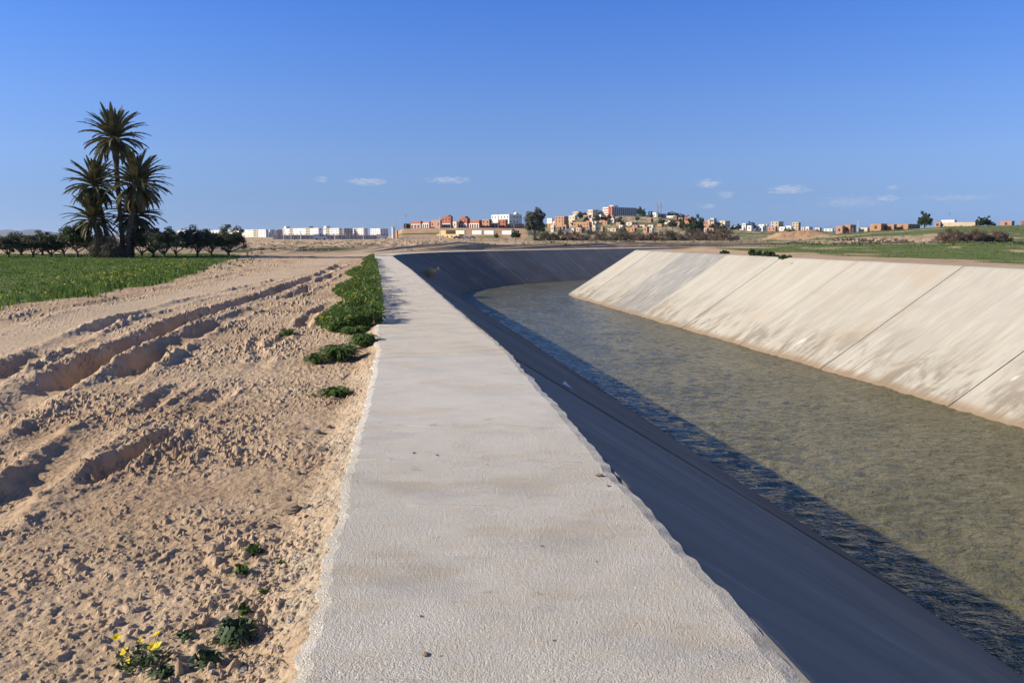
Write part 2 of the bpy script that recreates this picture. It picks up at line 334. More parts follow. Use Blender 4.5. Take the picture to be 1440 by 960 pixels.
def build_ground():
    ys = np.concatenate([np.linspace(-400, -30, 8, endpoint=False), np.linspace(-30, 1.9, 26, endpoint=False),
                         1/np.linspace(1/1.9, 1/130, 640, endpoint=False), np.geomspace(130, 1400, 150, endpoint=False), np.geomspace(1400, 15000, 24)])
    NF = 470; ext = np.geomspace(1, 400, 14)
    wl = np.where(ys > 0, xL(ys)+.70*ys+1.6, 9+np.abs(ys)*.1)
    fr = np.linspace(0, 1, NF)[::-1]
    XL = np.concatenate([np.stack([xL(ys)-wl-8*ext[k]*(1+np.abs(ys)*.004) for k in range(len(ext))[::-1]], 1), xL(ys)[:, None]-wl[:, None]*fr[None]], 1)
    NR = 130; fr2 = np.linspace(0, 1, NR)**1.5
    wr = np.maximum(30, np.abs(ys)*.85+20-xR(ys)*(ys > 60)*.6)
    XR = np.concatenate([xR(ys)[:, None]+wr[:, None]*fr2[None], np.stack([xR(ys)+wr+8*ext[k]*(1+np.abs(ys)*.004) for k in range(len(ext))], 1)], 1)
    V = []; Q = []; A = []; base = 0
    for X in (XL, XR):
        n, m = X.shape; Y = np.repeat(ys[:, None], m, 1)
        z = G(X.ravel(), Y.ravel()); z = np.where(np.hypot(X, Y).ravel() > 4000, np.minimum(z, 0), z)
        V.append(np.stack([X.ravel(), Y.ravel(), z], 1)); A.append(masks(X.ravel(), Y.ravel()))
        i = np.arange(n-1)[:, None]*m+np.arange(m-1)[None]; i = i.ravel()+base
        Q.append(np.stack([i, i+1, i+m+1, i+m], 1)); base += n*m
    me = npmesh('ground', np.vstack(V), np.vstack(Q), False); vattr(me, 'mask', np.vstack(A))
    o = obj('ground', me, ground_material()); o['kind'] = 'structure'; return o
build_ground()
# ---------------------------------------------------------------- concrete
def uvset(me, uv):
    l = me.uv_layers.new(name='UVMap'); idx = np.empty(len(me.loops), dtype=np.int32); me.loops.foreach_get('vertex_index', idx)
    l.data.foreach_set('uv', np.asarray(uv, dtype=np.float32)[idx].ravel())
def coping_material(name, rough_amt, c1, c2, smooth_from=None):
    t = NT(name); P = t.tc.outputs['Object']
    mid = t.noise(P, 1.7, 5, .65); fin = t.noise(P, 42, 2, .5); gra = t.noise(P, 125, 2, .7); blot = t.noise(P, 6.5, 4, .6)
    sp = t.n('ShaderNodeSeparateXYZ'); t.l(P, sp.inputs[0])
    patch = t.ramp(t.noise(t.scale(P, (1, 1.6, 1)), 1.5, 4, .6), .38, .56)
    if smooth_from:   # floated finish beyond this line, coarse grain before it
        near = t.ramp(t.math('ADD', sp.outputs[1], t.math('MULTIPLY', t.math('SUBTRACT', mid, .5), 2.2)), smooth_from+1.3, smooth_from-1.1)
        patch = t.math('MULTIPLY', t.math('ADD', t.math('MULTIPLY', patch, .45), .55), t.math('ADD', t.math('MULTIPLY', near, .88), .12))
    else: patch = t.math('ADD', t.math('MULTIPLY', patch, .6), .4)
    c = t.mix(t.ramp(mid, .3, .7), c1, c2)
    c = t.mix(t.math('MULTIPLY', patch, t.math('MULTIPLY', t.ramp(blot, .42, .68), .55)), c, (.60, .50, .355))
    c = t.mix(t.math('MULTIPLY', patch, t.math('MULTIPLY', t.ramp(gra, .56, .70), .55)), c, (.43, .38, .30))
    c = t.mix(t.math('MULTIPLY', patch, t.math('MULTIPLY', t.ramp(gra, .48, .34), .70)), c, (.76, .69, .57))
    c = t.mix(t.math('MULTIPLY', patch, .65), c, t.mix(.5, c, (.86, .79, .67)))
    tanp = t.ramp(t.noise(t.scale(P, (1, 1.9, 1)), .95, 5, .65), .48, .66); c = t.mix(t.math('MULTIPLY', tanp, .42), c, (.52, .42, .285))
    cool = t.ramp(t.noise(t.scale(P, (1, 1.5, 1)), 1.25, 5, .6), .52, .66); c = t.mix(t.math('MULTIPLY', cool, .38), c, (.43, .42, .40))
    spots = t.ramp(t.noise(t.scale(P, (1, 1.3, 1)), 3.4, 5, .65), .63, .76); c = t.mix(t.math('MULTIPLY', spots, .75), c, (.33, .235, .14))
    v = t.n('ShaderNodeTexVoronoi'); v.inputs['Scale'].default_value = 5; t.l(P, v.inputs['Vector'])
    dots = t.ramp(v.outputs['Distance'], .06, .03); c = t.mix(t.math('MULTIPLY', dots, .75), c, (.09, .075, .06))
    t.l(c, t.b.inputs['Base Color']); t.b.inputs['Roughness'].default_value = .9; t.b.inputs['Specular IOR Level'].default_value = .2
    h = t.math('ADD', t.math('MULTIPLY', t.ramp(fin, .35, .65), .16), t.math('MULTIPLY', t.ramp(gra, .36, .66), .30))
    nn = t.bump(t.math('MULTIPLY', h, patch), rough_amt, .020)
    # a few curved trowel ridges
    w = t.n('ShaderNodeTexWave'); w.wave_type = 'RINGS'; w.inputs['Scale'].default_value = .30; w.inputs['Distortion'].default_value = 4; w.inputs['Detail'].default_value = 1; w.inputs['Detail Scale'].default_value = .5; t.l(P, w.inputs['Vector'])
    arcs = t.math('MULTIPLY', t.ramp(w.outputs['Fac'], .98, .998), t.ramp(t.noise(P, 1.4, 2), .52, .60))
    nn = t.bump(arcs, .6, .010, nn); t.l(nn, t.b.inputs['Normal']); return t.m
def slab_strip(s0, s1, prof, ns, edge=None, thick=.12, zn=0.0, name='slab'):
    """slab between stations s0..s1 over a cross profile of (offset, z, v); closed underneath"""
    S = np.linspace(s0, s1, ns); prof = np.array(prof); m = len(prof); Vt = []; uv = []
    for j, (o, z, v) in enumerate(prof):
        oo = np.full(ns, o); zz = np.full(ns, z)
        if edge is not None: oo, zz = edge(j, m, S, oo, zz)
        x, y = st(S, oo); Vt.append(np.stack([x, y, zz], 1)); uv.append(np.stack([S, np.full(ns, v)], 1))
    T = np.stack(Vt, 1).reshape(-1, 3); U = np.stack(uv, 1).reshape(-1, 2); B = T.copy(); B[:, 2] -= thick
    i = (np.arange(ns-1)[:, None]*m+np.arange(m-1)[None]).ravel(); n = ns*m
    Q = [np.stack([i, i+1, i+m+1, i+m], 1)[:, ::-1], np.stack([i, i+1, i+m+1, i+m], 1)+n]
    def side(a, rev):
        a = np.asarray(a); q = np.stack([a[:-1], a[1:], a[1:]+n, a[:-1]+n], 1); return q[:, ::-1] if rev else q
    Q += [side(np.arange(m), False), side((ns-1)*m+np.arange(m), True), side(np.arange(ns)*m, True), side(np.arange(ns)*m+m-1, False)]
    Q = np.vstack(Q)[:, ::-1]
    me = npmesh(name, np.vstack([T, B]), Q, False); uvset(me, np.vstack([U, U])); return me
sharp = []
cop_mats = [coping_material('coping_concrete_near', 1.0, (.525, .49, .43), (.585, .55, .485), 6.3), coping_material('coping_concrete', .8, (.55, .49, .395), (.64, .58, .48))]
walk = tag(empty('canal_coping', (0, 0, 0)), kind='structure')
def cop_edge(j, m, S, oo, zz):
    k = (oo-O_L0)/(-O_L0)
    rag = .045*fbm(S*.9, S*0+.3, 4, 200)+.018*pn(S*6, S*0+.2, 201)+.02*pn(S*2.7, S*0, 203)
    ragl = .055*fbm(S*1.2, S*0+.3, 4, 210)+.03*pn(S*9, S*0+.2, 211)+.015*pn(S*23, S*0+.2, 212)
    oo = oo+rag*np.clip((k-.8)/.2, 0, 1)+ragl*np.clip((.2-k)/.2, 0, 1)
    zz = zz+.004*fbm(S*.8, oo*.8, 3, 220)+.0025*pn(S*6, oo*6, 221)
    e = np.clip((k-.96)/.04, 0, 1); zz = zz-e*(.012+.02*np.abs(pn(S*4, S*0, 222)))
    e = np.clip((.03-k)/.03, 0, 1); zz = zz-e*(.012+.015*np.abs(pn(S*5, S*0, 223))); return oo, zz
jy = [-120, -60, -30, -14, -6, -2, 2.4, 11.0, 19.2, 27, 35, 43, 51, 59, 67, 75, 83, 91, 99, 107, 115, 123, 131, 139, 147]
ks = [0, .008, .03, .08, .16, .28, .4, .52, .64, .76, .86, .92, .96, .985, 1.0]
for i in range(len(jy)-1):
    s0, s1 = s_at_y(jy[i], -.9)+.006, s_at_y(jy[i+1], -.9)-.006
    ym = (jy[i]+jy[i+1])/2; ns = int(np.clip((s1-s0)/(.035 if 0 < ym < 12 else .12 if ym < 40 and ym > 0 else .5), 6, 300))
    me = slab_strip(s0, s1, [(O_L0*(1-k), .0, k) for k in ks], ns, cop_edge, .16, name='coping_slab')
    mt = cop_mats[0] if ym < 8 else cop_mats[1]
    obj('slab', me, mt, walk)
def bank_material(name, base, light, brown, streak, wet=True):
    t = NT(name); U = t.tc.outputs['UV']; P = t.tc.outputs['Object']; sp = t.n('ShaderNodeSeparateXYZ'); t.l(U, sp.inputs[0]); v = sp.outputs[1]
    st_ = t.noise(t.scale(U, (1.0, .9, 1)), 1.5, 5, .6, .2); st2 = t.noise(t.scale(U, (1.0, 1.4, 1)), 4.5, 4, .55); blot = t.noise(P, .35, 5, .6, .5); fin = t.noise(P, 18, 5, .65)
    at = t.n('ShaderNodeAttribute'); at.attribute_type = 'OBJECT'; at.attribute_name = 'grey'
    c = t.mix(t.ramp(st_, .35, .7), base, light)
    c = t.mix(t.math('MULTIPLY', t.ramp(blot, .50, .66), .45), c, (.44, .345, .225))
    c = t.mix(t.math('MULTIPLY', t.ramp(st2, .55, .75), streak), c, (.42, .40, .36))
    c = t.mix(t.math('MULTIPLY', at.outputs['Fac'], t.ramp(t.math('ADD', t.math('MULTIPLY', st2, .6), t.math('MULTIPLY', blot, .5)), .36, .62)), c, (.27, .265, .25))
    # damp and silt stains low on the slope, white lime runs
    low = t.math('MULTIPLY', t.ramp(v, .38, .85), t.ramp(t.math('ADD', t.math('MULTIPLY', t.noise(t.scale(U, (.55, 3.0, 1)), 1.2, 5, .65, .8), .7), t.math('MULTIPLY', st2, .3)), .44, .60))
    c = t.mix(t.math('MULTIPLY', low, .8), c, brown)
    lime = t.math('MULTIPLY', t.ramp(v, .5, .7), t.ramp(t.noise(t.scale(U, (1.0, 2.2, 1)), 2.1, 3, .5, .6), .68, .76)); c = t.mix(t.math('MULTIPLY', lime, .8), c, (.80, .79, .76))
    edge = t.ramp(t.math('ADD', v, t.math('MULTIPLY', t.math('SUBTRACT', st2, .5), .05)), .815, .865)
    c = t.mix(t.math('MULTIPLY', edge, .85), c, (.26, .185, .115))
    vo = t.n('ShaderNodeTexVoronoi'); vo.inputs['Scale'].default_value = .7; t.l(P, vo.inputs['Vector']); c = t.mix(t.math('MULTIPLY', t.ramp(vo.outputs['Distance'], .07, .04), .8), c, (.10, .085, .07))
    t.l(c, t.b.inputs['Base Color']); t.b.inputs['Roughness'].default_value = .85; t.b.inputs['Specular IOR Level'].default_value = .25
    t.l(t.bump(t.math('ADD', fin, t.math('MULTIPLY', st2, .6)), .25, .02), t.b.inputs['Normal']); return t.m
joint_mat = mat('joint_shadow_mortar', (.16, .12, .085), .95, (.22, .17, .12), 8)
# right (sunlit) bank
rb_mat = bank_material('right_bank_concrete', (.43, .395, .325), (.495, .46, .39), (.20, .165, .12), .6)
S = np.concatenate([np.linspace(-60, 120, 121), np.linspace(121, s_at_y(141, O_R0), 60)])
def sheet(offs, zs, S, name):
    V = []
    for o, z in zip(offs, zs): x, y = st(S, o); V.append(np.stack([x, y, np.full(len(S), z)], 1))
    m = len(offs); V = np.stack(V, 1).reshape(-1, 3); i = (np.arange(len(S)-1)[:, None]*m+np.arange(m-1)[None]).ravel()
    return npmesh(name, V, np.stack([i, i+1, i+m+1, i+m], 1)[:, ::-1])
dzs = (RZ-WZ)/(O_R0-O_W2); ob = O_W2-.9
bank = obj('canal_bank', sheet([ob, O_R0+.35], [WZ-.9*dzs-.11, RZ-.11+.35*0], S, 'canal_bank'), joint_mat); bank['kind'] = 'structure'
base_s = s_at_y(25.9, O_W2); pitch = s_at_y(33.5, O_W2)-base_s
for k in range(-8, 22):
    s0, s1 = base_s+k*pitch+.022, base_s+(k+1)*pitch-.022
    if s1 > S[-1]: break
    prof = [(O_R0+.30, RZ+.012, -.05), (O_R0+.02, RZ, 0.0)]+[(O_R0+(ob-O_R0)*q, RZ-(O_R0-(O_R0+(ob-O_R0)*q))*dzs, q) for q in np.linspace(.02, 1, 9)]
    dz_ = .006*math.sin(k*2.3)
    def ed(j, m, S_, oo, zz, d=dz_): return oo+(.03*pn(S_*.8, S_*0, 240) if j <= 1 else 0), zz+d+.006*pn(S_*.5, oo*.5, 241)
    o = obj('slab', slab_strip(s0, s1, prof[::-1], 24 if -1 < k < 8 else 8, ed, .10, name='bank_slab'), rb_mat, bank)
    o['grey'] = {0: .35, 3: .25, 4: 1.0, 5: .45}.get(k, .25 if k % 2 else .12)
# left (shaded) bank
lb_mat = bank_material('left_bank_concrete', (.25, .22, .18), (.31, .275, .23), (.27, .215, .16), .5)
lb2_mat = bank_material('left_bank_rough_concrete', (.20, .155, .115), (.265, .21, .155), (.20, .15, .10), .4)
dzl = WZ/O_W1; ol = O_W1+.9
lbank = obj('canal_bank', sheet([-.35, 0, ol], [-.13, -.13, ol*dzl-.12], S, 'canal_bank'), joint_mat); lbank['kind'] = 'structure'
pl = 7.6; b0 = s_at_y(11.0, 0)
for k in range(-8, 34):
    s0, s1 = b0+k*pl+.012, b0+(k+1)*pl-.012
    if s1 > S[-1]: break
    near = -2 < k < 5; ns = 40 if near else 12; dk = .012*math.sin(k*3.1+1)
    prof = [(-.10, -.028, 0), (.02, -.03, .01)]+[(q, q*dzl-.012, q/O_W1*.8) for q in np.linspace(.06, ol, 10)]
    def ed(j, m, S_, oo, zz): return oo, zz+.008*pn(S_*.6, oo*.6, 250)+dk
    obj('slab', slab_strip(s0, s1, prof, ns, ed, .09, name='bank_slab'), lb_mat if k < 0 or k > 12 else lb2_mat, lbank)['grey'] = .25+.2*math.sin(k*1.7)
# ---------------------------------------------------------------- water
def water_material():
    t = NT('silty_canal_water'); P = t.tc.outputs['Object']
    c = t.mix(t.ramp(t.noise(t.scale(P, (1, .45, 1)), .5, 4, .6, .5), .35, .68), (.118, .108, .046), (.165, .148, .072))
    foam = t.math('MULTIPLY', t.ramp(t.noise(t.scale(P, (1, 2.4, 1)), .55, 3, .5), .70, .76), t.ramp(t.noise(P, 9, 4, .6), .53, .62)); c = t.mix(t.math('MULTIPLY', foam, .7), c, (.7, .7, .66))
    t.l(c, t.b.inputs['Base Color']); t.b.inputs['Roughness'].default_value = .10; t.b.inputs['IOR'].default_value = 1.33; t.b.inputs['Specular IOR Level'].default_value = .5
    a = t.noise(t.scale(P, (1.0, 1.35, 1)), 2.4, 4, .62, .3); b = t.noise(t.scale(P, (1.0, 1.3, 1)), 7.5, 3, .6, .2)
    nn = t.bump(a, .9, .20); nn = t.bump(b, .8, .045, nn); t.l(nn, t.b.inputs['Normal']); return t.m
def build_water():
    S = np.concatenate([np.linspace(-60, 5, 60, endpoint=False), np.geomspace(5, 130, 620, endpoint=False), np.linspace(130, s_at_y(146, O_W1), 80)])
    of = np.linspace(O_W1-.6, O_W2+.6, 110); SS, OO = np.meshgrid(S, of, indexing='ij'); x, y = st(SS.ravel(), OO.ravel())
    z = WZ+.032*fbm(x*.9, y*1.7, 3, 300)+.024*pn(x*2.6, y*4.2, 301)+.03*pn(x*.25, y*.4, 302)
    m = len(of); i = (np.arange(len(S)-1)[:, None]*m+np.arange(m-1)[None]).ravel()
    o = obj('water', npmesh('water', np.stack([x, y, z], 1), np.stack([i, i+1, i+m+1, i+m], 1)[:, ::-1], True), water_material()); o['kind'] = 'structure'
build_water()
# ================================================================ vegetation
M_ = {}
M_['palm'] = leafmat('palm_leaf', (.10, .10, .046), (.21, .19, .095), 2.5, .25, .5)
M_['palm_dry'] = leafmat('dry_palm_leaf', (.20, .145, .075), (.27, .20, .11), 3, .15)
M_['rachis'] = mat('palm_midrib', (.26, .20, .085), .7, (.33, .25, .11), 4)
M_['ptrunk'] = mat('palm_trunk_bark', (.085, .062, .045), .95, (.15, .115, .085), 5, .8, 14)
M_['bark'] = mat('grey_olive_bark', (.10, .082, .065), .95, (.17, .145, .12), 6, .6, 20)
M_['olive'] = leafmat('olive_leaf', (.075, .085, .045), (.155, .165, .10), 2.0, .15)
M_['green_tree'] = leafmat('dark_broad_leaf', (.055, .082, .032), (.11, .14, .06), 1.2, .25)
M_['eucalypt'] = leafmat('grey_green_leaf', (.10, .115, .068), (.18, .185, .12), .5, .25)
M_['twig'] = leafmat('leafless_brown_twig', (.135, .092, .072), (.21, .155, .12), .6, .1)
M_['twig_grey'] = leafmat('grey_green_twig', (.12, .105, .07), (.19, .165, .11), .8, .1)
M_['weed'] = leafmat('weed_leaf', (.075, .135, .028), (.145, .205, .055), 4, .35)
M_['weed2'] = leafmat('blue_green_weed_leaf', (.055, .090, .036), (.105, .15, .066), 6, .25)
M_['grass'] = leafmat('field_grass', (.070, .135, .020), (.16, .225, .050), .9, .35)
M_['yellow'] = leafmat('yellow_petal', (.80, .62, .02), (.85, .72, .05), 9, .3)
M_['stem'] = mat('green_stem', (.10, .15, .05), .7)
def frond_mesh(L_, e0, droop, seed, npair=46, wid=.44):
    r = random.Random(seed); n = 14; pts = []; p = Vector((0, 0, 0)); rib = MB(); lf = MB()
    for i in range(n+1):
        pts.append(p.copy()); a = e0-droop*(i/n)**1.4; p = p+Vector((math.cos(a), 0, math.sin(a)))*L_/n
    rib.tube(pts, [.030*(1-.85*i/n) for i in range(n+1)], 4)
    for k in range(npair):
        t = .12+.88*(k+.5)/npair; f_ = t*n; i = min(int(f_), n-1); q = pts[i].lerp(pts[i+1], f_-i); tg = (pts[i+1]-pts[i]).normalized()
        ll = wid*(math.sin(math.pi*min(1, .12+t*.86))**.55)*(1.08-.35*t)
        for sd in (-1, 1):
            side = Vector((0, sd, 0)); up = tg.cross(side)*sd if False else Vector((-tg.z, 0, tg.x))
            d = (tg*(.75+.5*t)+side*(.85-.25*t)+up*(.35+r.uniform(-.15, .15))+Vector((0, 0, -.12))).normalized()*ll*r.uniform(.85, 1.1)
            w = tg.cross(d).normalized().cross(d).normalized()*.032
            m = q+d*.5; e = q+d+Vector((0, 0, -.12*ll))
            lf.add([q-w*.6, m-w, e, m+w, q+w*.6], [(0, 1, 2, 3, 4)])
    return rib.mesh('frond'), lf.mesh('leaflets')
FR = [(R(84), R(18), 'palm', 2.5), (R(66), R(34), 'palm', 2.6), (R(46), R(46), 'palm', 2.6), (R(26), R(52), 'palm', 2.55), (R(4), R(52), 'palm', 2.45), (R(-25), R(42), 'palm', 2.3), (R(-58), R(25), 'palm_dry', 1.9)]
FM = []
for i, (e0, dr, mk, L_) in enumerate(FR):
    rib, lf = frond_mesh(L_, e0, dr, i); rib.materials.append(M_['rachis']); lf.materials.append(M_[mk]); FM.append((rib, lf))
def palm(base, top, r0, size, label, seed, skirt=7, dens=1.0):
    r = random.Random(seed); b = Vector(base); t = empty('palm_tree', b, 0, label, 'palm tree', 'date palms in one clump')
    tp = Vector(top)-b; n = 46; pts = []; rad = []
    for i in range(n+1):
        k = i/n; pts.append((tp.x*k**1.35, tp.y*k**1.2, tp.z*k-.25*(1-k))); rad.append(r0*(1.35-.45*min(1, k*5)+(.22 if k > .93 else 0))*(1.0+.16*((i % 2)*2-1)*.5)+r.uniform(-.01, .012))
    mb = MB(); mb.tube(pts, rad, 11); obj('trunk', mb.mesh('trunk'), M_['ptrunk'], t)
    for lev, cnt in enumerate((11, 14, 16, 17, 17, 15, skirt)):
        cnt = max(2, int(cnt*dens)); off = r.uniform(0, 6.28)
        for k in range(cnt):
            rib, lf = FM[lev]; s = size*r.uniform(.86, 1.1); a = off+k*2*math.pi/cnt+r.uniform(-.25, .25)
            fo = obj('frond', rib, None, t, tp+Vector((math.cos(a)*.12, math.sin(a)*.12, -.06*lev)), (r.uniform(-.25, .25), r.uniform(-.14, .14), a), s)
            obj('leaflets', lf, None, fo)
PD = 72.0
def at(u, v, d):
    """point at distance d (along the view axis on the ground) seen at pixel u, v"""
    x = (u-720)/F; y = (480-v)/F; dv = (x, math.cos(PITCH)+y*math.sin(PITCH), -math.sin(PITCH)+y*math.cos(PITCH)); t = d/dv[1]
    return Vector((dv[0]*t, d, CZ+dv[2]*t))
def gat(u, d): 
    x = at(u, 334, d).x; return Vector((x, d, gz(x, d)))
palm(gat(172, 72.0), at(160, 192, 72.2), .22, 1.08, 'tallest date palm of the clump, its crown alone against the sky', 11, 6)
palm(gat(153, 72.6), at(133, 258, 72.9), .20, 1.02, 'date palm leaning left, middle height, left of the tallest trunk', 12)
palm(gat(178, 71.4), at(192, 256, 71.2), .24, 1.16, 'full-crowned date palm right of the tallest trunk, middle height', 13, 14)
palm(gat(144, 71.6), at(130, 306, 71.9), .18, .98, 'lowest date palm at the left of the clump, below the leaning one', 14, 4, .85)
palm(gat(184, 73.0), at(190, 300, 73.4), .2, 1.02, 'short dark date palm half hidden under the full-crowned palm', 15, 8)
# ---- leafy crowns
def leaf_cloud(centres, radii, per, size, seed, flat=.6, asp=.45, updir=0.0):
    r = np.random.default_rng(seed); c = np.asarray(centres, float); k = len(c); n = k*per
    ci = np.repeat(np.arange(k), per); d = r.normal(size=(n, 3)); d /= np.linalg.norm(d, axis=1)[:, None]
    rr = r.random(n)**.5; P = c[ci]+d*rr[:, None]*np.asarray(radii)[ci][:, None]*np.array([1, 1, flat])
    a = r.normal(size=(n, 3)); a[:, 2] += updir; a /= np.linalg.norm(a, axis=1)[:, None]; b = np.cross(a, r.normal(size=(n, 3))); b /= np.linalg.norm(b, axis=1)[:, None]
    s = size*r.uniform(.6, 1.35, n)[:, None]
    V = np.stack([P-a*s*.5, P+b*s*asp*.5, P+a*s*.5, P-b*s*asp*.5], 1).reshape(-1, 3)
    return V, np.arange(4*n).reshape(-1, 4)
def crown_centres(rx, ry, rz, zc, k, seed, lo=.25):
    r = np.random.default_rng(seed); out = []; ph = r.uniform(0, 6.28, 4)
    while len(out) < k:
        d = r.normal(size=3); d /= np.linalg.norm(d); q = lo+(1-lo)*r.random()**.6
        if d[2] < -.45: continue
        a = math.atan2(d[1], d[0]); q *= 1+.22*math.sin(2*a+ph[0])+.16*math.sin(3*a+ph[1]+2*d[2])+.14*math.sin(5*d[2]+ph[2]+a)
        out.append((d[0]*rx*q, d[1]*ry*q, zc+d[2]*rz*q))
    return np.array(out)
def tree_meshes(h, rx, rz, zc, k, per, size, crad, seed, limbs=5, tr=.14, fork=.28, flat=.75, asp=.45):
    cc = crown_centres(rx, rx*.9, rz, zc, k, seed); r = np.random.default_rng(seed+1); rad = crad*r.uniform(.45, 1.35, k)
    V, Q = leaf_cloud(cc, rad, per, size, seed+2, flat, asp); cm = npmesh('crown', V, Q)
    mb = MB(); fz = h*fork; mb.tube([(0, 0, -.2), (.03, .01, fz*.5), (0, 0, fz)], [tr*1.35, tr*1.05, tr], 8)
    pick = cc[np.argsort(np.arctan2(cc[:, 1], cc[:, 0]))][::max(1, k//limbs)]
    for p in pick[:limbs+1]:
        p = Vector(p); m1 = Vector((p.x*.45, p.y*.45, fz+(p.z-fz)*.32)); m2 = Vector((p.x*.75, p.y*.75, fz+(p.z-fz)*.68))
        mb.tube([(0, 0, fz*.8), m1, m2, p], [tr*.62, tr*.45, tr*.28, tr*.10], 6)
        for q in range(2):
            e = p+Vector(r.normal(size=3)*.35*crad); mb.tube([m2, (m2+e)/2+Vector((0, 0, .05)), e], [tr*.2, tr*.13, tr*.05], 5)
    return mb.mesh('trunk', True), cm
OL = [tree_meshes(2.3, 1.6+.2*(i % 2), .90+.12*(i % 3), 1.32, 84, 80, .17, .36, 100+i*7, 6, .11, .16) for i in range(5)]
for i, (a, b) in enumerate(OL): a.materials.append(M_['bark']); b.materials.append(M_['olive'])
GT = tree_meshes(2.7, 1.15, 1.1, 1.65, 48, 130, .17, .42, 160, 4, .10, .2); GT[0].materials.append(M_['bark']); GT[1].materials.append(M_['green_tree'])
def put_tree(name, ms, u, d, s, label, cat, group, seed, sz=None):
    p = gat(u, d); t = empty(name, (p.x, p.y, p.z-.03), seed*1.7, label, cat, group); t.scale = (s, s, sz or s)
    obj('trunk', ms[0], None, t); obj('crown', ms[1], None, t); return t
olv = [(10, 72, .86, 'olive tree at the left edge of the field'), (45, 73, .84, 'wide olive tree second from the left edge, forked low'), (70, 74.5, .86, 'dark olive tree third from the left edge of the field'),
       (214, 74, 1.12, 'thick olive tree just right of the palm clump'), (229, 71, 1.02, 'olive tree with slanting limbs between the palms and the white flats'),
       (277, 75, 1.0, 'narrow upright olive tree with a pointed top before the white flats'), (296, 77, .92, 'small olive tree in the middle of the three before the flats'), (320, 78, 1.12, 'rightmost olive tree of the row, open spreading limbs'),
       (198, 77, .98, 'olive tree seen behind the palm trunks'), (-16, 74, .86, 'olive tree cut by the left edge of the picture'), (28, 79, .9, 'olive tree set back between the first two at the left'), (58, 80, .88, 'olive tree set back behind the second and third from the left'), (88, 78, .9, 'olive tree set back just left of the bright green tree'), (128, 80, .95, 'olive tree set back behind the low left palm'), (246, 79, .95, 'olive tree set back left of the pointed one')]
for i, (u, d, s, lb) in enumerate(olv): put_tree('olive_tree', OL[i % 5], u, d, s, lb, 'olive tree', 'olive trees along the field', i, s*(1.12 if i in (3, 5) else 1))
put_tree('green_tree', GT, 107, 72, 1.05, 'bright green bushy tree left of the palms among the olives', 'tree', None, 3)
def shrub(name, u, d, w, h, mk, label, cat, seed, group=None, k=40, per=90, size=.3, asp=.2, updir=1.2, crad=.30, base=0.0):
    r = np.random.default_rng(seed); cc = []
    while len(cc) < k:
        q = r.uniform(-1, 1, 3); q[2] = abs(q[2])
        if (q**2).sum() < 1: cc.append((q[0]*w/2, q[1]*w*.35, base*h+q[2]*h*(.88-base)))
    V, Q = leaf_cloud(cc, np.full(k, crad*h)*r.uniform(.7, 1.2, k), per, size, seed+1, .9, asp, updir); V[:, 2] = np.maximum(V[:, 2], -.05)
    p = gat(u, d); t = empty(name, p, 0, label, cat, group)
    obj('foliage', npmesh('foliage', V, Q), M_[mk], t)
    mb = MB()
    for j in range(9):
        e = cc[j*k//9]; mb.tube([(e[0]*.12, e[1]*.12, -.1), (e[0]*.5, e[1]*.5, e[2]*.5), e], [.03*h**.5, .02*h**.5, .006], 5)
    obj('stem', mb.mesh('stem'), M_['bark'], t); return t
shrub('palm_thicket', 151, 70.8, 2.6, 2.0, 'twig_grey', 'brushy thicket of palm suckers at the foot of the clump', 'thicket', 31, None, 60, 120, .55, .06, 2.0, .3)
# leafless brown brush behind the canal
for i, (u, d, w, h) in enumerate([(768,300,10,3.2),(790,305,11,3.4),(812,300,12,3.7),(836,308,12,3.9),(860,300,13,3.9),(884,306,12,4.2),(906,300,12,3.8),(930,304,12,4.0),(952,298,12,4.1),(974,306,12,5.2),(996,300,11,4.2),(1016,290,11,4.8)]):
    shrub('brown_shrub', u, d, w, h, 'twig' if i % 4 else 'twig_grey', ['leftmost leafless brown shrub of the brush line, beside the big grey-green tree','second leafless shrub from the big tree in the brush line','third leafless shrub from the big tree, below the pale picket wall','fourth leafless shrub from the big tree, below the long brick house','fifth leafless shrub from the big tree, below the hilltop hotel\'s lit end','sixth leafless shrub, below the middle of the hilltop hotel','seventh leafless shrub, below the hotel\'s right end','eighth leafless shrub, below the radio mast','ninth leafless shrub, right of the radio mast','tall leafless shrub tenth from the big tree, below the twin-topped pines','eleventh leafless shrub, right of the twin-topped pines','rightmost shrub of the brush line, sparse and tall'][i], 'shrub', 200+i*3, 'leafless brush behind the canal', 34, 80, 1.0, .10, 1.4, .26)
for i, (u, d, w, h, lb) in enumerate([(1335,150,6.4,2.7,'dense leafless brown shrub at the left of the field clump'),(1372,151,6.0,2.5,'leafless brown shrub in the middle of the field clump'),(1402,152,5.8,2.2,'leafless brown shrub at the right of the field clump')]):
    shrub('brown_shrub', u, d, w, h, 'twig', lb, 'shrub', 260+i*3, 'leafless shrubs in the right field', 60, 140, .42, .10, 1.4, .26)
for i, (u, d, w, h, lb) in enumerate([(1225,170,9,.9,'low dry scrub patch left of the field shrubs'),(1262,165,9,.9,'low dry scrub patch beside the field shrubs'),(1195,178,8,.8,'low dry scrub at the end of the pale sandy strip')]):
    shrub('dry_scrub', u, d, w, h, 'twig', lb, 'scrub', 270+i*3, 'low dry scrub in the right field', 26, 70, .4, .12, 1.2, .3)
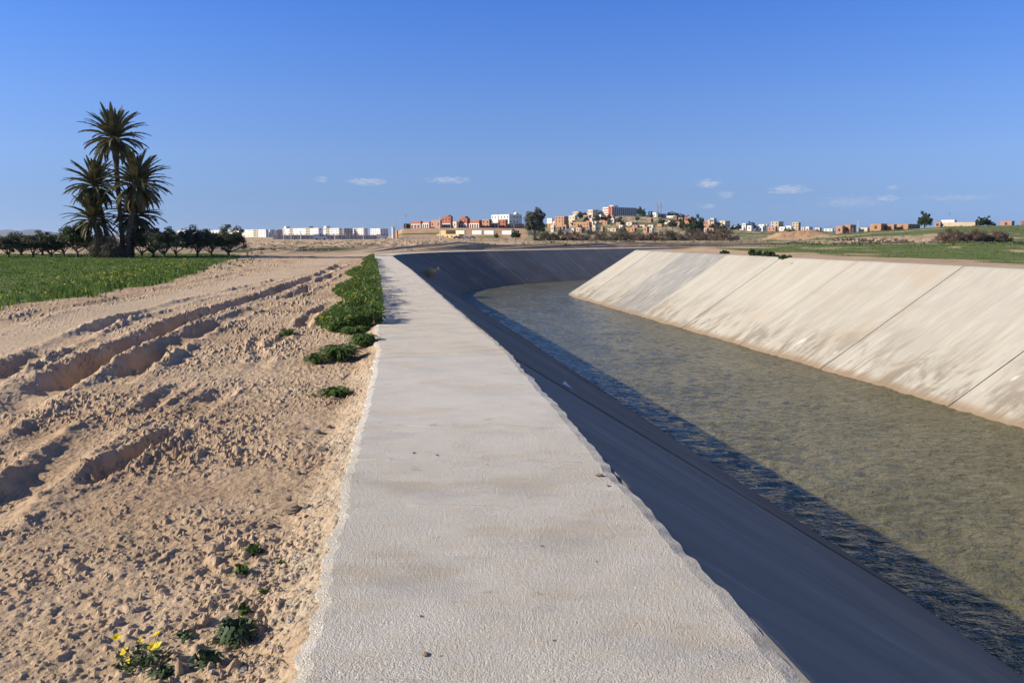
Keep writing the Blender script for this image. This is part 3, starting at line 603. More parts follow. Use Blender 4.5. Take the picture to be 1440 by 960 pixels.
for i, (u, v, w, h, lb) in enumerate([(1019,356.5,.8,.28,'small green tuft on the top of the far right bank'),(1062,359,1.2,.48,'largest green bush on the top edge of the right bank'),(1082,361,1.1,.36,'green bush right of the largest one on the right bank top'),(1105,362.5,.9,.22,'flat green tuft, rightmost on the right bank top')]):
    x, y = bp(u, v, RZ); shrub('green_bush', 720+1159*x/y, y+.5, w, h, 'weed2', lb, 'bush', 280+i*3, 'bushes on the right bank top', 18, 70, .14, .5, .3, .3)
BT = tree_meshes(12.5, 4.3, 5.4, 6.3, 170, 90, .7, 1.1, 307, 7, .32, .10, .95); BT[0].materials.append(M_['bark']); BT[1].materials.append(M_['eucalypt'])
put_tree('eucalyptus_tree', BT, 752, 335, .98, 'big grey-green tree standing alone left of the hill', 'tree', None, 1)
RB = tree_meshes(4.5, 1.8, 2.1, 2.2, 60, 90, .40, .55, 310, 4, .15, .10, .9); RB[0].materials.append(M_['bark']); RB[1].materials.append(M_['green_tree'])
put_tree('round_tree', RB, 725, 330, .92, 'round green tree just left of the big grey-green one', 'tree', None, 2)
put_tree('round_tree', RB, 698, 420, .72, 'small dark tree in front of the white sheds', 'tree', None, 3, .62)
# trees of the town and the right-hand rise
CY = tree_meshes(7.5, .8, 3.6, 3.8, 22, 90, .5, .7, 330, 3, .14, .1, 1.2); CY[0].materials.append(M_['bark']); CY[1].materials.append(M_['green_tree'])
town_trees = [(815,930,1.7,1.5,'dark tree between pale houses left on the hill'),(822,935,1.5,1.3,'dark tree beside the pinkish house on the hill'),(843,960,1.9,1.6,'dark tree left of the hilltop hotel'),(899,985,2.5,2.4,'large dark tree at the right end of the hilltop hotel'),
  (903,990,2.0,1.9,'smaller dark tree right of the hotel\'s large one'),(840,800,1.7,1.9,'dark tree at the left of the row below the hotel'),(848,800,1.7,1.8,'dark tree in the middle of the row below the hotel'),(856,810,1.5,1.7,'dark tree at the right of the row below the hotel'),
  (942,970,2.4,1.5,'dark tree left in the line right of the radio mast'),(950,965,2.4,1.5,'second dark tree right of the radio mast'),(958,955,2.2,1.4,'third dark tree right of the radio mast'),(965,950,1.8,1.2,'last dark tree of the line right of the radio mast'),
  (930,760,2.0,1.4,'dark tree below the white hilltop building'),(945,720,2.0,1.9,'dark bushy tree at the foot of the hill'),(960,700,2.1,1.8,'dark tree at the foot of the hill near the pines'),(1010,720,1.8,1.6,'grey-green tree before the pink houses'),
  (1038,800,1.7,1.4,'small dark tree among white houses right of the hill'),(1056,820,2.2,1.9,'dark round tree over the white houses right of the hill'),(1030,780,1.5,1.2,'dark tree left of the first white house'),(1107,760,2.0,1.0,'low dark tree between the two beige blocks'),
  (1299,445,1.75,2.0,'tall dark tree between brown and tan buildings on the right rise'),(1376,450,1.2,1.25,'dark tree right of the long tan wall'),(1384,452,1.5,1.35,'wider dark tree right of the long tan wall'),(1395,455,.9,.7,'small dark bush tree far right on the rise'),(1320,448,.8,.8,'small dark tree left of the tan wall'),
  (572,585,1.0,.8,'dark tree by the pylon at the left end of the ridge'),(975,560,2.4,3.3,'left one of the twin-topped pines at the hill foot'),(984,565,1.7,2.9,'right one of the twin-topped pines at the hill foot')]
for i, (u, d, s, szz, lb) in enumerate(town_trees): put_tree('broadleaf_tree', RB, u, d, s, lb, 'tree', 'dark trees of the town', i, szz)
for i, (u, lb) in enumerate([(912,'left cypress beside the white hilltop building'),(915.5,'right cypress beside the white hilltop building')]): put_tree('cypress_tree', CY, u, 985, .95, lb, 'tree', 'cypresses on the hilltop', i)
# ================================================================ field grass, flowers, weeds
def blades(x, y, h, w, seed, lean=.35, zoff=-.02):
    r = np.random.default_rng(seed); n = len(x); z = G(x, y)+zoff; a = r.uniform(0, 6.283, n); b = r.uniform(0, 6.283, n); ln = r.uniform(0, lean, n)*h
    c, s = np.cos(a)*w/2, np.sin(a)*w/2; tx, ty = np.cos(b)*ln, np.sin(b)*ln
    V = np.stack([np.stack([x-c, y-s, z], 1), np.stack([x+c, y+s, z], 1), np.stack([x+tx*.5+c*.7, y+ty*.5+s*.7, z+h*.6], 1), np.stack([x+tx, y+ty, z+h], 1), np.stack([x+tx*.5-c*.7, y+ty*.5-s*.7, z+h*.6], 1)], 1).reshape(-1, 3)
    return V, np.arange(5*n).reshape(-1, 5)
def scatter(n, x0, x1, y0, y1, seed, fn, pw=1.0):
    r = np.random.default_rng(seed); x = r.uniform(x0, x1, n); y = y0+(y1-y0)*r.random(n)**pw; k = r.random(n) < fn(x, y); return x[k], y[k], r
x, y, r = scatter(210000, -62, -11, 14, 90, 400, lambda x, y: field(x, y)*np.clip(1.25-y/110, .3, 1)*(x > -.66*y-3), 1.35)
edge = np.clip(1-(np.interp(y, FE[:, 0], FE[:, 1])-x)/4.5, 0, 1)*(y < 52)
hh = (.10+.08*fbm(x*.3, y*.3, 3, 401)+.12*edge*np.clip(.7+1.2*fbm(x*.5, y*.5, 3, 402), .1, 1.5))*r.uniform(.6, 1.25, len(x)); hh = np.maximum(hh, .06)
V, Q = blades(x, y, hh, (.028+.022*edge)*np.clip(y/26, .8, 2.2), 403)
tag(obj('grass', npmesh('grass', V, Q), M_['grass']), 'thick green grass and herbs covering the left field', 'grass', None, 'stuff')
hx, hy, r = scatter(5200, -40, -11, 15, 52, 415, lambda x, y: field(x, y)*np.exp(-np.maximum(0, np.interp(y, FE[:, 0], FE[:, 1])-x-.3)/2.6)*np.clip(.25+1.7*fbm(x*.4, y*.4, 3, 416), 0, 1))
hz = (.10+.34*np.clip(.5+1.3*fbm(x=hx*.5, y=hy*.5, o=3, s=402), .1, 1.3)*r.random(len(hx))**.7)*np.clip((np.interp(hy, FE[:, 0], FE[:, 1])-hx+1.2)/2.0, .3, 1)
V, Q = leaf_cloud(np.stack([hx, hy, G(hx, hy)+hz], 1), np.full(len(hx), .15), 12, .10, 417, .8, .5, .4)
tag(obj('field_herbs', npmesh('field_herbs', V, Q), M_['weed']), 'leafy green herbs crowding the near edge of the left field', 'herbs', None, 'stuff')
fx, fy, r = scatter(20000, -40, -11, 17, 50, 405, lambda x, y: field(x, y)*np.clip(1-(np.interp(y, FE[:, 0], FE[:, 1])-x)/4.0, 0, 1)*np.clip(.1+2.2*fbm(x*.45, y*.45, 3, 406), 0, 1))
n = len(fx); fz = G(fx, fy)+r.uniform(.15, .52, n); cs = np.stack([fx, fy, fz], 1)
V, Q = leaf_cloud(cs, np.full(n, .06), 4, .036, 407, .8, .8)
tag(obj('wildflowers', npmesh('wildflowers', V, Q), M_['yellow']), 'yellow wildflowers blooming along the edge of the green field', 'flowers', None, 'stuff')
# low green on the right-hand field
x, y, r = scatter(60000, 20, 150, 24, 150, 410, lambda x, y: (masks(x, y)[:, 0] > .55)*(x > xR(y)+5)*(x < .72*y+8))
V, Q = blades(x, y, r.uniform(.05, .16, len(x))*np.clip(.7+fbm(x*.3, y*.3, 2, 412), .4, 1.5), .05*np.clip(y/45, 1, 3), 411)
tag(obj('field_grass', npmesh('field_grass', V, Q), M_['grass']), 'short green crop on the field beyond the right bank', 'grass', None, 'stuff')
# weeds hugging the outer side of the coping
def weed_mass(name, n, s0, s1, wfun, hmax, mk, seed, size):
    r = np.random.default_rng(seed); s = s0+(s1-s0)*r.random(n)**1.3; w = np.array([wfun(v) for v in s]); q = r.random(n)
    o = O_L0+.13-w*q; x, y = st(s, o); zt = hmax*(1-.75*q**2.2)*np.clip(.75+1.0*fbm(x*1.1, y*.7, 3, seed), .25, 1.3)
    z = G(x, y)+zt*r.random(n)**.55; V, Q = leaf_cloud(np.stack([x, y, z], 1), np.full(n, .09), 7, size, seed+1, .8, .42, .4); return V, Q, (x, y, z)
V, Q, pz = weed_mass('weeds', 9000, s_at_y(15.2, O_L0), s_at_y(64, O_L0), lambda v: (1.15+.35*math.sin(v*.5))*(1 if v < 44 else .55)*min(1, .35+(v-14)/6), .44, 'weed', 420, .085)
tag(obj('weed_strip', npmesh('weed_strip', V, Q), M_['weed']), 'long dense strip of green weeds along the outside of the coping', 'weeds', None, 'stuff')
k = rng.random(len(pz[0])) < .05; cs = np.stack([pz[0][k], pz[1][k], pz[2][k]+.08], 1); V, Q = leaf_cloud(cs, np.full(len(cs), .03), 3, .035, 425, .8, .8)
tag(obj('weed_flowers', npmesh('weed_flowers', V, Q), M_['yellow']), 'tiny yellow flowers dotted over the weed strip by the coping', 'flowers', None, 'stuff')
# leafy rim of the field where the earth road starts
rimx, rimy, r = scatter(2600, -34, -14, 33, 78, 430, lambda x, y: np.exp(-((np.interp(y, FE[:, 0], FE[:, 1])+1.2-x)/1.0)**2)*np.clip(.2+1.8*fbm(x*.35, y*.35, 3, 431), 0, 1))
cs = np.stack([rimx, rimy, G(rimx, rimy)+r.uniform(.02, .38, len(rimx))], 1); V, Q = leaf_cloud(cs, np.full(len(cs), .16), 9, .13, 432, .7, .5, .3)
tag(obj('rim_weeds', npmesh('rim_weeds', V, Q), M_['weed2']), 'dark leafy weeds on the mounds between field and earth road', 'weeds', None, 'stuff')
def weed(u, v, w, h, n, mk, label, seed, leaf=.06, asp=.35, stalks=6):
    x, y = bp(u, v, -.14); r = np.random.default_rng(seed); z0 = gz(x, y); t = empty('weed', (x, y, z0-.01), 0, label, 'weed', 'weeds in the bare earth')
    mb = MB(); n = n*2 if w > .3 else n
    for i in range(n):      # leaves of a rosette, arching outwards
        a = r.uniform(0, 6.28); L_ = w*.5*r.uniform(.5, 1.1); q = r.uniform(0, .35)*w*.5; up = h*r.uniform(.25, 1.0); ww = leaf*asp*r.uniform(.7, 1.2)
        ww = min(ww, .012) if w < .3 else ww*.6; L_ *= r.uniform(.35, 1.05)**.6; c, s = math.cos(a), math.sin(a); b = Vector((c*q*.3, s*q*.3, 0)); m = Vector((c*L_*.55, s*L_*.55, up)); e = Vector((c*L_, s*L_, up*r.uniform(.35, .9))); sd = Vector((-s, c, 0))*ww
        mb.add([b-sd*.3, b+sd*.3, m+sd, e, m-sd], [(0, 1, 2, 4), (4, 2, 3)])
    obj('leaves', mb.mesh('leaves'), M_[mk], t)
    sb = MB()
    for i in range(stalks):
        a = r.uniform(0, 6.28); L_ = w*.4*r.random(); sb.tube([(0, 0, -.02), (math.cos(a)*L_*.5, math.sin(a)*L_*.5, h*.6), (math.cos(a)*L_, math.sin(a)*L_, h*r.uniform(.7, 1.1))], [.003, .0025, .0015], 4)
    obj('stem', sb.mesh('stem'), M_['stem'], t); return t, z0
weed(335, 895, .27, .085, 150, 'weed2', 'broad dark green leafy weed by the lower left end of the coping', 500, .05, .6)
weed(290, 935, .18, .07, 60, 'weed2', 'small green weed below the broad leafy one', 501, .045, .5)
weed(228, 948, .16, .05, 30, 'weed2', 'low green weed at the bottom edge, right of the yellow flowers', 502, .05, .3)
weed(343, 862, .12, .05, 30, 'weed', 'small yellowish weed just above the broad leafy one', 503, .04, .35)
weed(262, 893, .14, .035, 26, 'weed2', 'sparse greyish weed between the flowers and the broad leafy weed', 504, .025, .4)
weed(357, 776, .16, .07, 34, 'weed', 'lone grassy weed in bare earth left of the mortar edge', 505, .05, .25)
weed(340, 806, .16, .05, 26, 'weed', 'flat pale weed just below the lone grassy one', 506, .04, .3)
weed(395, 795, .10, .03, 18, 'weed', 'tiny green weed close to the mortar edge', 507, .03, .3)
weed(370, 835, .09, .03, 16, 'weed', 'tiny weed sprout above the broad leafy weed', 508, .03, .3)
weed(473, 556, .60, .10, 130, 'weed', 'flat green weed patch nearest the coping, below the others', 509, .07, .3)
weed(478, 505, .95, .20, 300, 'weed', 'wide bright green weed clump left of the coping joint', 510, .09, .3)
weed(512, 490, .75, .22, 240, 'weed', 'green weed clump touching the coping joint', 511, .09, .3)
weed(445, 510, .50, .14, 110, 'weed', 'green weed clump farthest left of those near the joint', 512, .08, .3)
weed(405, 470, .5, .16, 60, 'weed', 'yellowish weed at the rut loop in the earth', 513, .07, .25)
weed(500, 468, .9, .16, 200, 'weed', 'loose weeds at the near end of the long strip', 514, .09, .3)
# flowering plant in the foreground
def flower_plant(u, v):
    x, y = bp(u, v, -.15); z0 = gz(x, y); t = empty('flowering_plant', (x, y, z0-.01), 0, 'low plant with bright yellow four-petalled flowers in the bottom left', 'plant'); r = np.random.default_rng(520)
    mb = MB()
    for i in range(170):
        a = r.uniform(0, 6.28); q = .12*r.random()**.6; p = Vector((math.cos(a)*q, math.sin(a)*q*.8, r.uniform(.0, .075)*(1-q*4))); d = Vector((r.normal(), r.normal(), r.normal()*.5)).normalized()*.016; w = d.cross(Vector((r.normal(), r.normal(), r.normal()))).normalized()*.008
        mb.add([p-d, p+w, p+d, p-w], [(0, 1, 2, 3)])
    obj('leaves', mb.mesh('leaves'), M_['weed2'], t)
    for (pu, pv) in ((160, 898), (174, 915), (185, 924), (178, 925), (219, 908), (220, 900), (221, 888), (228, 882), (200, 895)):
        d_ = at(pu, pv, y-.0); hx = d_.x-x; hz = d_.z-z0; hy = r.uniform(-.04, .03); s = .011 if pu in (200, 178) else .017
        sb = MB(); sb.tube([(hx*.2, hy*.2, 0), (hx*.7, hy*.6, hz*.55), (hx, hy, hz)], [.0022, .0018, .0014], 5); so_ = obj('stalk', sb.mesh('stalk'), M_['stem'], t)
        fb = MB(); ax = Vector((r.normal()*.3-.3, r.normal()*.3-.4, 1)).normalized(); e1 = ax.cross(Vector((0, 1, 0))).normalized(); e2 = ax.cross(e1); c0 = Vector((hx, hy, hz))
        for k in range(4):
            a = k*math.pi/2+.4; q = e1*math.cos(a)+e2*math.sin(a); w = (e2*math.cos(a)-e1*math.sin(a))*s*.62
            fb.add([c0, c0+q*s*.6+w+ax*s*.35, c0+q*s*1.15+w*.6+ax*s*.45, c0+q*s*1.15-w*.6+ax*s*.45, c0+q*s*.6-w+ax*s*.35], [(0, 1, 2, 3, 4)])
        obj('flower', fb.mesh('flower'), M_['yellow'], so_)
flower_plant(202, 932)
# low scrub dotted over the waste ground beyond the bend and below the rise
r = np.random.default_rng(450); n = 5200; d_ = 96+330*r.random(n)**1.3; u_ = r.uniform(330, 1470, n); x = (u_-720)/1159*d_; y = d_; o_ = xL(y)-x; q_ = x-xR(y)
k = ((o_ > 5) | (q_ > 7)) & (fbm(x*.05, y*.09, 4, 451) > .02+.10*(u_ < 760)) & (r.random(n) < .9); x, y = x[k], y[k]; hh = r.uniform(.08, .42, len(x))*(.6+y/300)
V, Q = leaf_cloud(np.stack([x, y, G(x, y)+hh*.45], 1), hh*1.3, 26, .26, 452, .5, .35, .5)
h_ = len(Q)//2; tag(obj('green_scrub', npmesh('green_scrub', V[:h_*4], Q[:h_]), M_['weed2']), 'low green scrub dotted over the waste ground before the town', 'scrub', None, 'stuff')
tag(obj('dry_brush', npmesh('dry_brush', V[h_*4:], Q[h_:]-h_*4), M_['twig_grey']), 'low dry brush dotted over the waste ground before the town', 'scrub', None, 'stuff')
# ================================================================ stones
M_['stone'] = mat('grey_limestone', (.27, .245, .215), .9, (.40, .37, .33), 14, .7, 60)
M_['stone_tan'] = mat('tan_rubble_stone', (.36, .26, .17), .9, (.47, .37, .26), 10, .7, 50)
def stone_mesh(seed, n=7, flat=.6):
    r = np.random.default_rng(seed); V = []; Fs = []; rows = 5
    for i in range(rows+1):
        th = math.pi*i/rows
        for j in range(n):
            ph = 2*math.pi*j/n+.4*i; d = np.array([math.sin(th)*math.cos(ph), math.sin(th)*math.sin(ph), math.cos(th)])
            q = (abs(d[0])**4+abs(d[1])**4+abs(d[2])**4)**-.25*.85; V.append(d*q*r.uniform(.78, 1.15)*np.array([1, .8, flat]) if 0 < i < rows else d*q*np.array([1, .8, flat]))
    for i in range(rows):
        for j in range(n): Fs.append((i*n+j, (i+1)*n+j, (i+1)*n+(j+1) % n, i*n+(j+1) % n))
    me = bpy.data.meshes.new('stone'); me.from_pydata([tuple(v) for v in V], [], Fs); me.update(); return me
SM = [stone_mesh(600+i, 7, .5+.1*(i % 3)) for i in range(5)]; SMt = [stone_mesh(620+i, 6, .45) for i in range(3)]
for m in SM: m.materials.append(M_['stone'])
for m in SMt: m.materials.append(M_['stone_tan'])
for i, (u, v, wpx, tan, lb) in enumerate([(436,642,15,0,'largest grey stone in the rubble beside the coping'),(453,637,16,0,'flat grey stone right of the largest one'),(428,601,10,0,'upright dark grey stone at the top of the rubble'),(446,606,16,0,'dark grey stone right of the upright one'),
   (462,599,13,0,'grey stone nearest the coping at the top of the rubble'),(416,614,10,1,'small pointed stone left in the rubble'),(452,653,14,1,'brown stone just below the flat grey one'),(419,665,11,0,'grey stone at the lower end of the rubble'),(406,622,9,0,'small pale stone far left in the rubble'),
   (411,714,32,1,'large flat tan slab of stone half sunk below the rubble'),(405,700,12,1,'tan stone sitting on the flat slab'),(434,714,10,0,'small grey stone right of the flat slab'),(450,722,10,1,'brown clod stuck to the mortar edge'),(430,768,9,1,'small brown clod in the mortar spill'),
   (360,690,12,0,'grey stone left of the flat slab'),(380,740,20,1,'brown clods in bare earth below the slab'),(322,778,15,1,'pinkish stone left of the lone grassy weed'),(468,560,14,1,'brown stone under the flat weed patch'),(478,556,10,0,'stone beside the coping at the flat weed patch'),
   (266,866,7,0,'small white stone above the yellow flowers'),(362,868,6,0,'small white stone right of the yellowish weed'),(344,945,12,0,'white stone at the bottom edge near the coping'),(332,940,8,1,'reddish stone below the broad leafy weed'),(92,768,14,0,'pale chalky stone in the bare earth at the left')]):
    x, y = bp(u, v, -.13); w = wpx/F*math.hypot(y, 1.6)*.5; ms = (SMt[i % 3] if tan else SM[i % 5])
    o = obj('stone', ms, None, None, (x, y, gz(x, y)+w*.22), (random.uniform(-.3, .3), random.uniform(-.3, .3), random.uniform(0, 6)), (w, w*random.uniform(.8, 1.1), w*random.uniform(.8, 1.2)))
    tag(o, lb, 'stone', 'stones lying beside the coping')
for i, (u, v, wpx, tan, lb) in enumerate([(843,669,13,1,'brown clod lying on the coping near its inner edge'),(855,683,7,1,'small brown crumb below the clod on the coping'),(762,768,7,0,'dark pebble in the middle of the coping'),(582,637,6,0,'dark pebble on the coping where the rough finish starts'),(614,640,6,0,'dark pebble right of the one at the rough finish'),(592,866,6,0,'dark pebble low on the left half of the coping'),(598,920,12,1,'flat brown clod at the bottom of the coping')]):
    x, y = bp(u, v, 0); w = wpx/F*math.hypot(y, 1.6)*.5
    tag(obj('stone', (SMt[i % 3] if tan else SM[i % 5]), None, None, (x, y, w*.25), (0, 0, i*1.3), (w, w*.8, w*.6)), lb, 'stone', 'crumbs lying on the coping')
def pebbles(name, xs, ys, sizes, m, label, seed):
    r = np.random.default_rng(seed); n = len(xs); z = G(xs, ys); b = np.array([(1,0,0),(0,1,0),(-1,0,0),(0,-1,0),(0,0,.8),(0,0,-.8)], float); f = np.array([(0,1,4),(1,2,4),(2,3,4),(3,0,4),(1,0,5),(2,1,5),(3,2,5),(0,3,5)])
    J = b[None]*r.uniform(.55, 1.25, (n, 6, 1)); a = r.uniform(0, 6.28, n); c, s = np.cos(a)[:, None], np.sin(a)[:, None]
    X = J[..., 0]*c-J[..., 1]*s; Y = J[..., 0]*s+J[..., 1]*c; V = np.stack([X+.25*J[..., 2], Y, J[..., 2]*.75+.2*X], -1)*sizes[:, None, None]+np.stack([xs, ys, z+sizes*.15], 1)[:, None]
    o = obj(name, npmesh(name, V.reshape(-1, 3), (np.arange(n)[:, None, None]*6+f[None]).reshape(-1, 3)), m); tag(o, label, 'pebbles', None, 'stuff')
n = 5200; r = np.random.default_rng(630); yy = 1/(1/2.4+(1/30-1/2.4)*r.random(n)); oo = r.random(n)**1.5*np.minimum(yy*.62, 8)+.22
xx = xL(yy)-oo; keep = r.random(n) < np.clip(.35+1.5*fbm(xx*.8, yy*.8, 3, 631)+.6*np.exp(-((yy-6.2)/1.2)**2)*np.exp(-(oo/.9)**2), .06, 1); xx, yy = xx[keep], yy[keep]
sz = .004+.013*r.random(len(xx))**4+.0004*yy
pebbles('pebbles', xx, yy, sz, M_['stone_tan'], 'small tan pebbles and clods strewn over the earth track', 632)
n = 1700; yy = 1/(1/2.4+(1/14-1/2.4)*r.random(n)); oo = np.abs(r.normal(0, .20, n))+.20; xx = xL(yy)-oo; sz = .004+.014*r.random(n)**4
pebbles('mortar_crumbs', xx, yy, sz, M_['stone'], 'pale mortar crumbs spilled along the coping edge', 633)
n = 900; xx = r.uniform(-55, 30, n); yy = r.uniform(92, 190, n); k = (xL(yy)-xx > 4) & (xL(yy)-xx < 60); xx, yy = xx[k], yy[k]; sz = .06+.22*r.random(len(xx))**3
pebbles('spoil_rubble', xx, yy, sz, M_['stone_tan'], 'broken rubble lying over the spoil heaps past the canal bend', 634)
# litter and tuft on the shaded bank
x, y = st(s_at_y(11.6, .85), .85); pm = MB(); pm.add([(-.09,-.03,0),(.08,-.05,.015),(.10,.05,.03),(-.02,.06,.06),(-.09,-.03,-.008),(.08,-.05,.007),(.10,.05,.022),(-.02,.06,.052)], [(0,1,2,3),(7,6,5,4),(0,4,5,1),(1,5,6,2),(2,6,7,3),(3,7,4,0)])
tag(obj('paper_scrap', pm.mesh('paper_scrap'), mat('white_paper', (.75, .74, .72), .8, (.82, .82, .80), 12), None, (float(x), float(y), .85*dzl+.012), (0, R(32), .5)), 'white crumpled scrap lying on the shaded bank', 'litter')
x, y = st(s_at_y(74, 3.2), 3.2); t = empty('dry_tuft', (float(x), float(y), 3.2*dzl-.05), 0, 'dry straw-coloured tuft growing from the shaded bank at the bend', 'tuft')
r = np.random.default_rng(640); V, Q = leaf_cloud(r.normal(size=(60, 3))*np.array([.35, .3, .22])+np.array([0, 0, .38]), np.full(60, .18), 8, .4, 641, .9, .07, 1.3); obj('straw', npmesh('straw', V, Q), leafmat('straw', (.42, .30, .12), (.52, .40, .18), 3), t)
sb = MB(); sb.tube([(0, 0, -.1), (0, 0, .15), (.03, 0, .4)], [.03, .025, .01], 5); obj('stem', sb.mesh('stem'), M_['bark'], t)
# ================================================================ town
W_ = {}
def wall_mat(n, a, b, sc=.35): W_[n] = mat(n+'_wall', a, .9, b, sc, .25, 6)
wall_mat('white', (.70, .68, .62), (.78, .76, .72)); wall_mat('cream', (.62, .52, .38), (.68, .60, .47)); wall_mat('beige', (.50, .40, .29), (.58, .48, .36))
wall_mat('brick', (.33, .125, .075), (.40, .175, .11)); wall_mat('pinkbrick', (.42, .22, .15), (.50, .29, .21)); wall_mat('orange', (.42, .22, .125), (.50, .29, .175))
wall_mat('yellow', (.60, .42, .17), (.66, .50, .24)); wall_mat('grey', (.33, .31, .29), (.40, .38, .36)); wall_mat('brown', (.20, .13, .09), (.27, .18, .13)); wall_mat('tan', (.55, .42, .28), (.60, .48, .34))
M_['dark'] = mat('dark_opening', (.035, .030, .028), .5, (.06, .05, .045), 2); M_['glass'] = mat('window_glass', (.05, .06, .075), .12, spec=.5)
M_['whitepaint'] = mat('white_paint', (.78, .77, .74), .6, (.70, .69, .65), 3); M_['redframe'] = mat('red_concrete_frame', (.45, .14, .07), .8, (.52, .19, .10), 1)
M_['roof'] = mat('flat_roof_screed', (.36, .32, .28), .95, (.43, .39, .34), .5); M_['steel'] = mat('galvanised_steel', (.33, .33, .34), .5, (.40, .40, .41), 4); M_['pole'] = mat('pale_pole', (.62, .60, .56), .7, (.70, .68, .64), 4)
M_['dome'] = mat('dome_plaster', (.72, .71, .66), .7, (.78, .77, .73), 1); M_['darkdome'] = mat('dark_dome', (.10, .05, .04), .6, (.14, .08, .06), 1); M_['green_white'] = mat('pale_green_wall', (.55, .62, .50), .8, (.62, .67, .56), .4)
WIN = {}
def winmesh(w, h, m):
    k = (round(w, 2), round(h, 2), m)
    if k not in WIN:
        b = MB(); b.box((0, 0, 0), (w, .08, h)); me = b.mesh('window'); me.materials.append(M_[m]); WIN[k] = me
    return WIN[k]
def dist_for(u, vb, dmin=420, dmax=1080):
    ds = np.arange(dmin, dmax, 4.0); xs = (u-720)/1159*ds; z = G(xs, ds, False); el = (z-CZ)/ds*1168
    ok = np.where(334-el <= vb)[0]; return float(ds[ok[0]]) if len(ok) else float(dmax)
ANG = R(42)
class House: pass
def house(u0, us, u1, vt, vb, wm, label, dmin=420, dmax=1000, d=None, wins=True, cat='house', group='houses of the town', floors=None, shade=None, name='house', frame=None, winm='dark', arcade=None, parapet=.5):
    """flat-roofed building: lit face u0..us, shaded face us..u1, top row vt, base row vb"""
    uc = (u0+u1)/2; D = d or dist_for(uc, vb, dmin, dmax); px = D/1159.0
    wl, ws = max((us-u0)*px, .8), max((u1-us)*px, .8); ca, sa = math.cos(ANG), math.sin(ANG)
    # lit face looks towards (-ca,-sa), shaded face towards (sa,-ca); the shared corner is nearest
    k0, k1, kc = (u0-720)/1159, (u1-720)/1159, (us-720)/1159
    L1, L2 = min(max((kc-k0)*D/(sa+k0*ca), .8), 95), min(max((k1-kc)*D/(ca-k1*sa), .8), 70)
    if us-u0 < 1: L1 = 6
    if u1-us < 1.5: L2 = max(L2, 5)
    cx = (us-720)*px; cor = Vector((cx, D, 0)); e1 = Vector((-sa, ca, 0)); e2 = Vector((ca, sa, 0))
    pts = [cor, cor+e2*L2, cor+e2*L2+e1*L1, cor+e1*L1]; zs = G(np.array([p.x for p in pts]), np.array([p.y for p in pts]), False)
    z0 = float(zs.min())-.3; zb = float(zs[0]); ztop = CZ+(334-vt)/1168*D; h = max(ztop-z0, 2.6+zb-z0)
    t = empty(name, (cor.x, cor.y, z0), 0, label, cat, group)
    P = [p-cor for p in pts]; wmb = MB(); th = .25; inn = [P[0]+(e1+e2)*th, P[1]+(e1-e2)*th, P[2]-(e1+e2)*th, P[3]+(e2-e1)*th]
    vs = [(p.x, p.y, 0) for p in P]+[(p.x, p.y, h) for p in P]+[(p.x, p.y, h) for p in inn]+[(p.x, p.y, h-parapet) for p in inn]
    fs = []
    for k in range(4):
        k2 = (k+1) % 4; fs += [(k, k2, 4+k2, 4+k), (4+k, 4+k2, 8+k2, 8+k), (8+k, 8+k2, 12+k2, 12+k)]
    wmb.add(vs, fs); obj('wall', wmb.mesh('wall'), W_[wm], t)
    rb = MB(); rb.add([(p.x, p.y, h-parapet+.01) for p in inn], [(0, 1, 2, 3)]); obj('roof', rb.mesh('roof'), M_['roof'], t)
    H = House(); H.t = t; H.h = h; H.L1 = L1; H.L2 = L2; H.e1 = e1; H.e2 = e2; H.D = D; H.px = px; H.gb = zb-z0
    nf = floors or max(1, int((h-H.gb)/3.0)); fh = (h-H.gb-.3)/nf; H.fh = fh; H.nf = nf
    if wins:
        for face, LL, e, nrm in ((1, L1, e1, Vector((-ca, -sa, 0))), (2, L2, e2, Vector((sa, -ca, 0)))):
            nc = int(min(9, max(1, LL/3.6))); 
            if LL < 2.2: continue
            for fl in range(nf):
                for c in range(nc):
                    if not frame and random.random() < .12: continue
                    q = e*(LL*(c+.5)/nc)+nrm*.02; w = 1.25 if fl or c % 3 else 1.1; hh_ = min(1.5, fh*.5)
                    o = obj('window', winmesh(w, hh_, winm), None, t, (q.x, q.y, H.gb+fh*(fl+.52)), (0, 0, math.atan2(e.y, e.x)))
    if frame:      # exposed white frame or arcade posts on the ground floor of the lit face
        for c in range(frame+1):
            q = e1*(L1*c/frame)+Vector((-ca, -sa, 0))*.35; pb = MB(); pb.box((q.x, q.y, H.gb+1.3), (.6, .6, 2.6), ANG); obj('pillar', pb.mesh('pillar'), M_['whitepaint'], t)
        pb = MB(); q = e1*(L1/2)+Vector((-ca, -sa, 0))*.35; pb.box((q.x, q.y, H.gb+2.85), (L1+.6, .62, .5), math.atan2(e1.y, e1.x)); obj('beam', pb.mesh('beam'), M_['whitepaint'], t)
    return H
def box_on(H, f1, f2, w1, w2, hh_, mk, name='roof_box'):
    """block standing on the roof of a house at fractions of its two sides"""
    q = H.e1*(H.L1*f1)+H.e2*(H.L2*f2); b = MB(); b.box((q.x, q.y, H.h-.5+hh_/2+.02), (w2, w1, hh_), math.atan2(H.e2.y, H.e2.x)); return obj(name, b.mesh(name), mk, H.t)
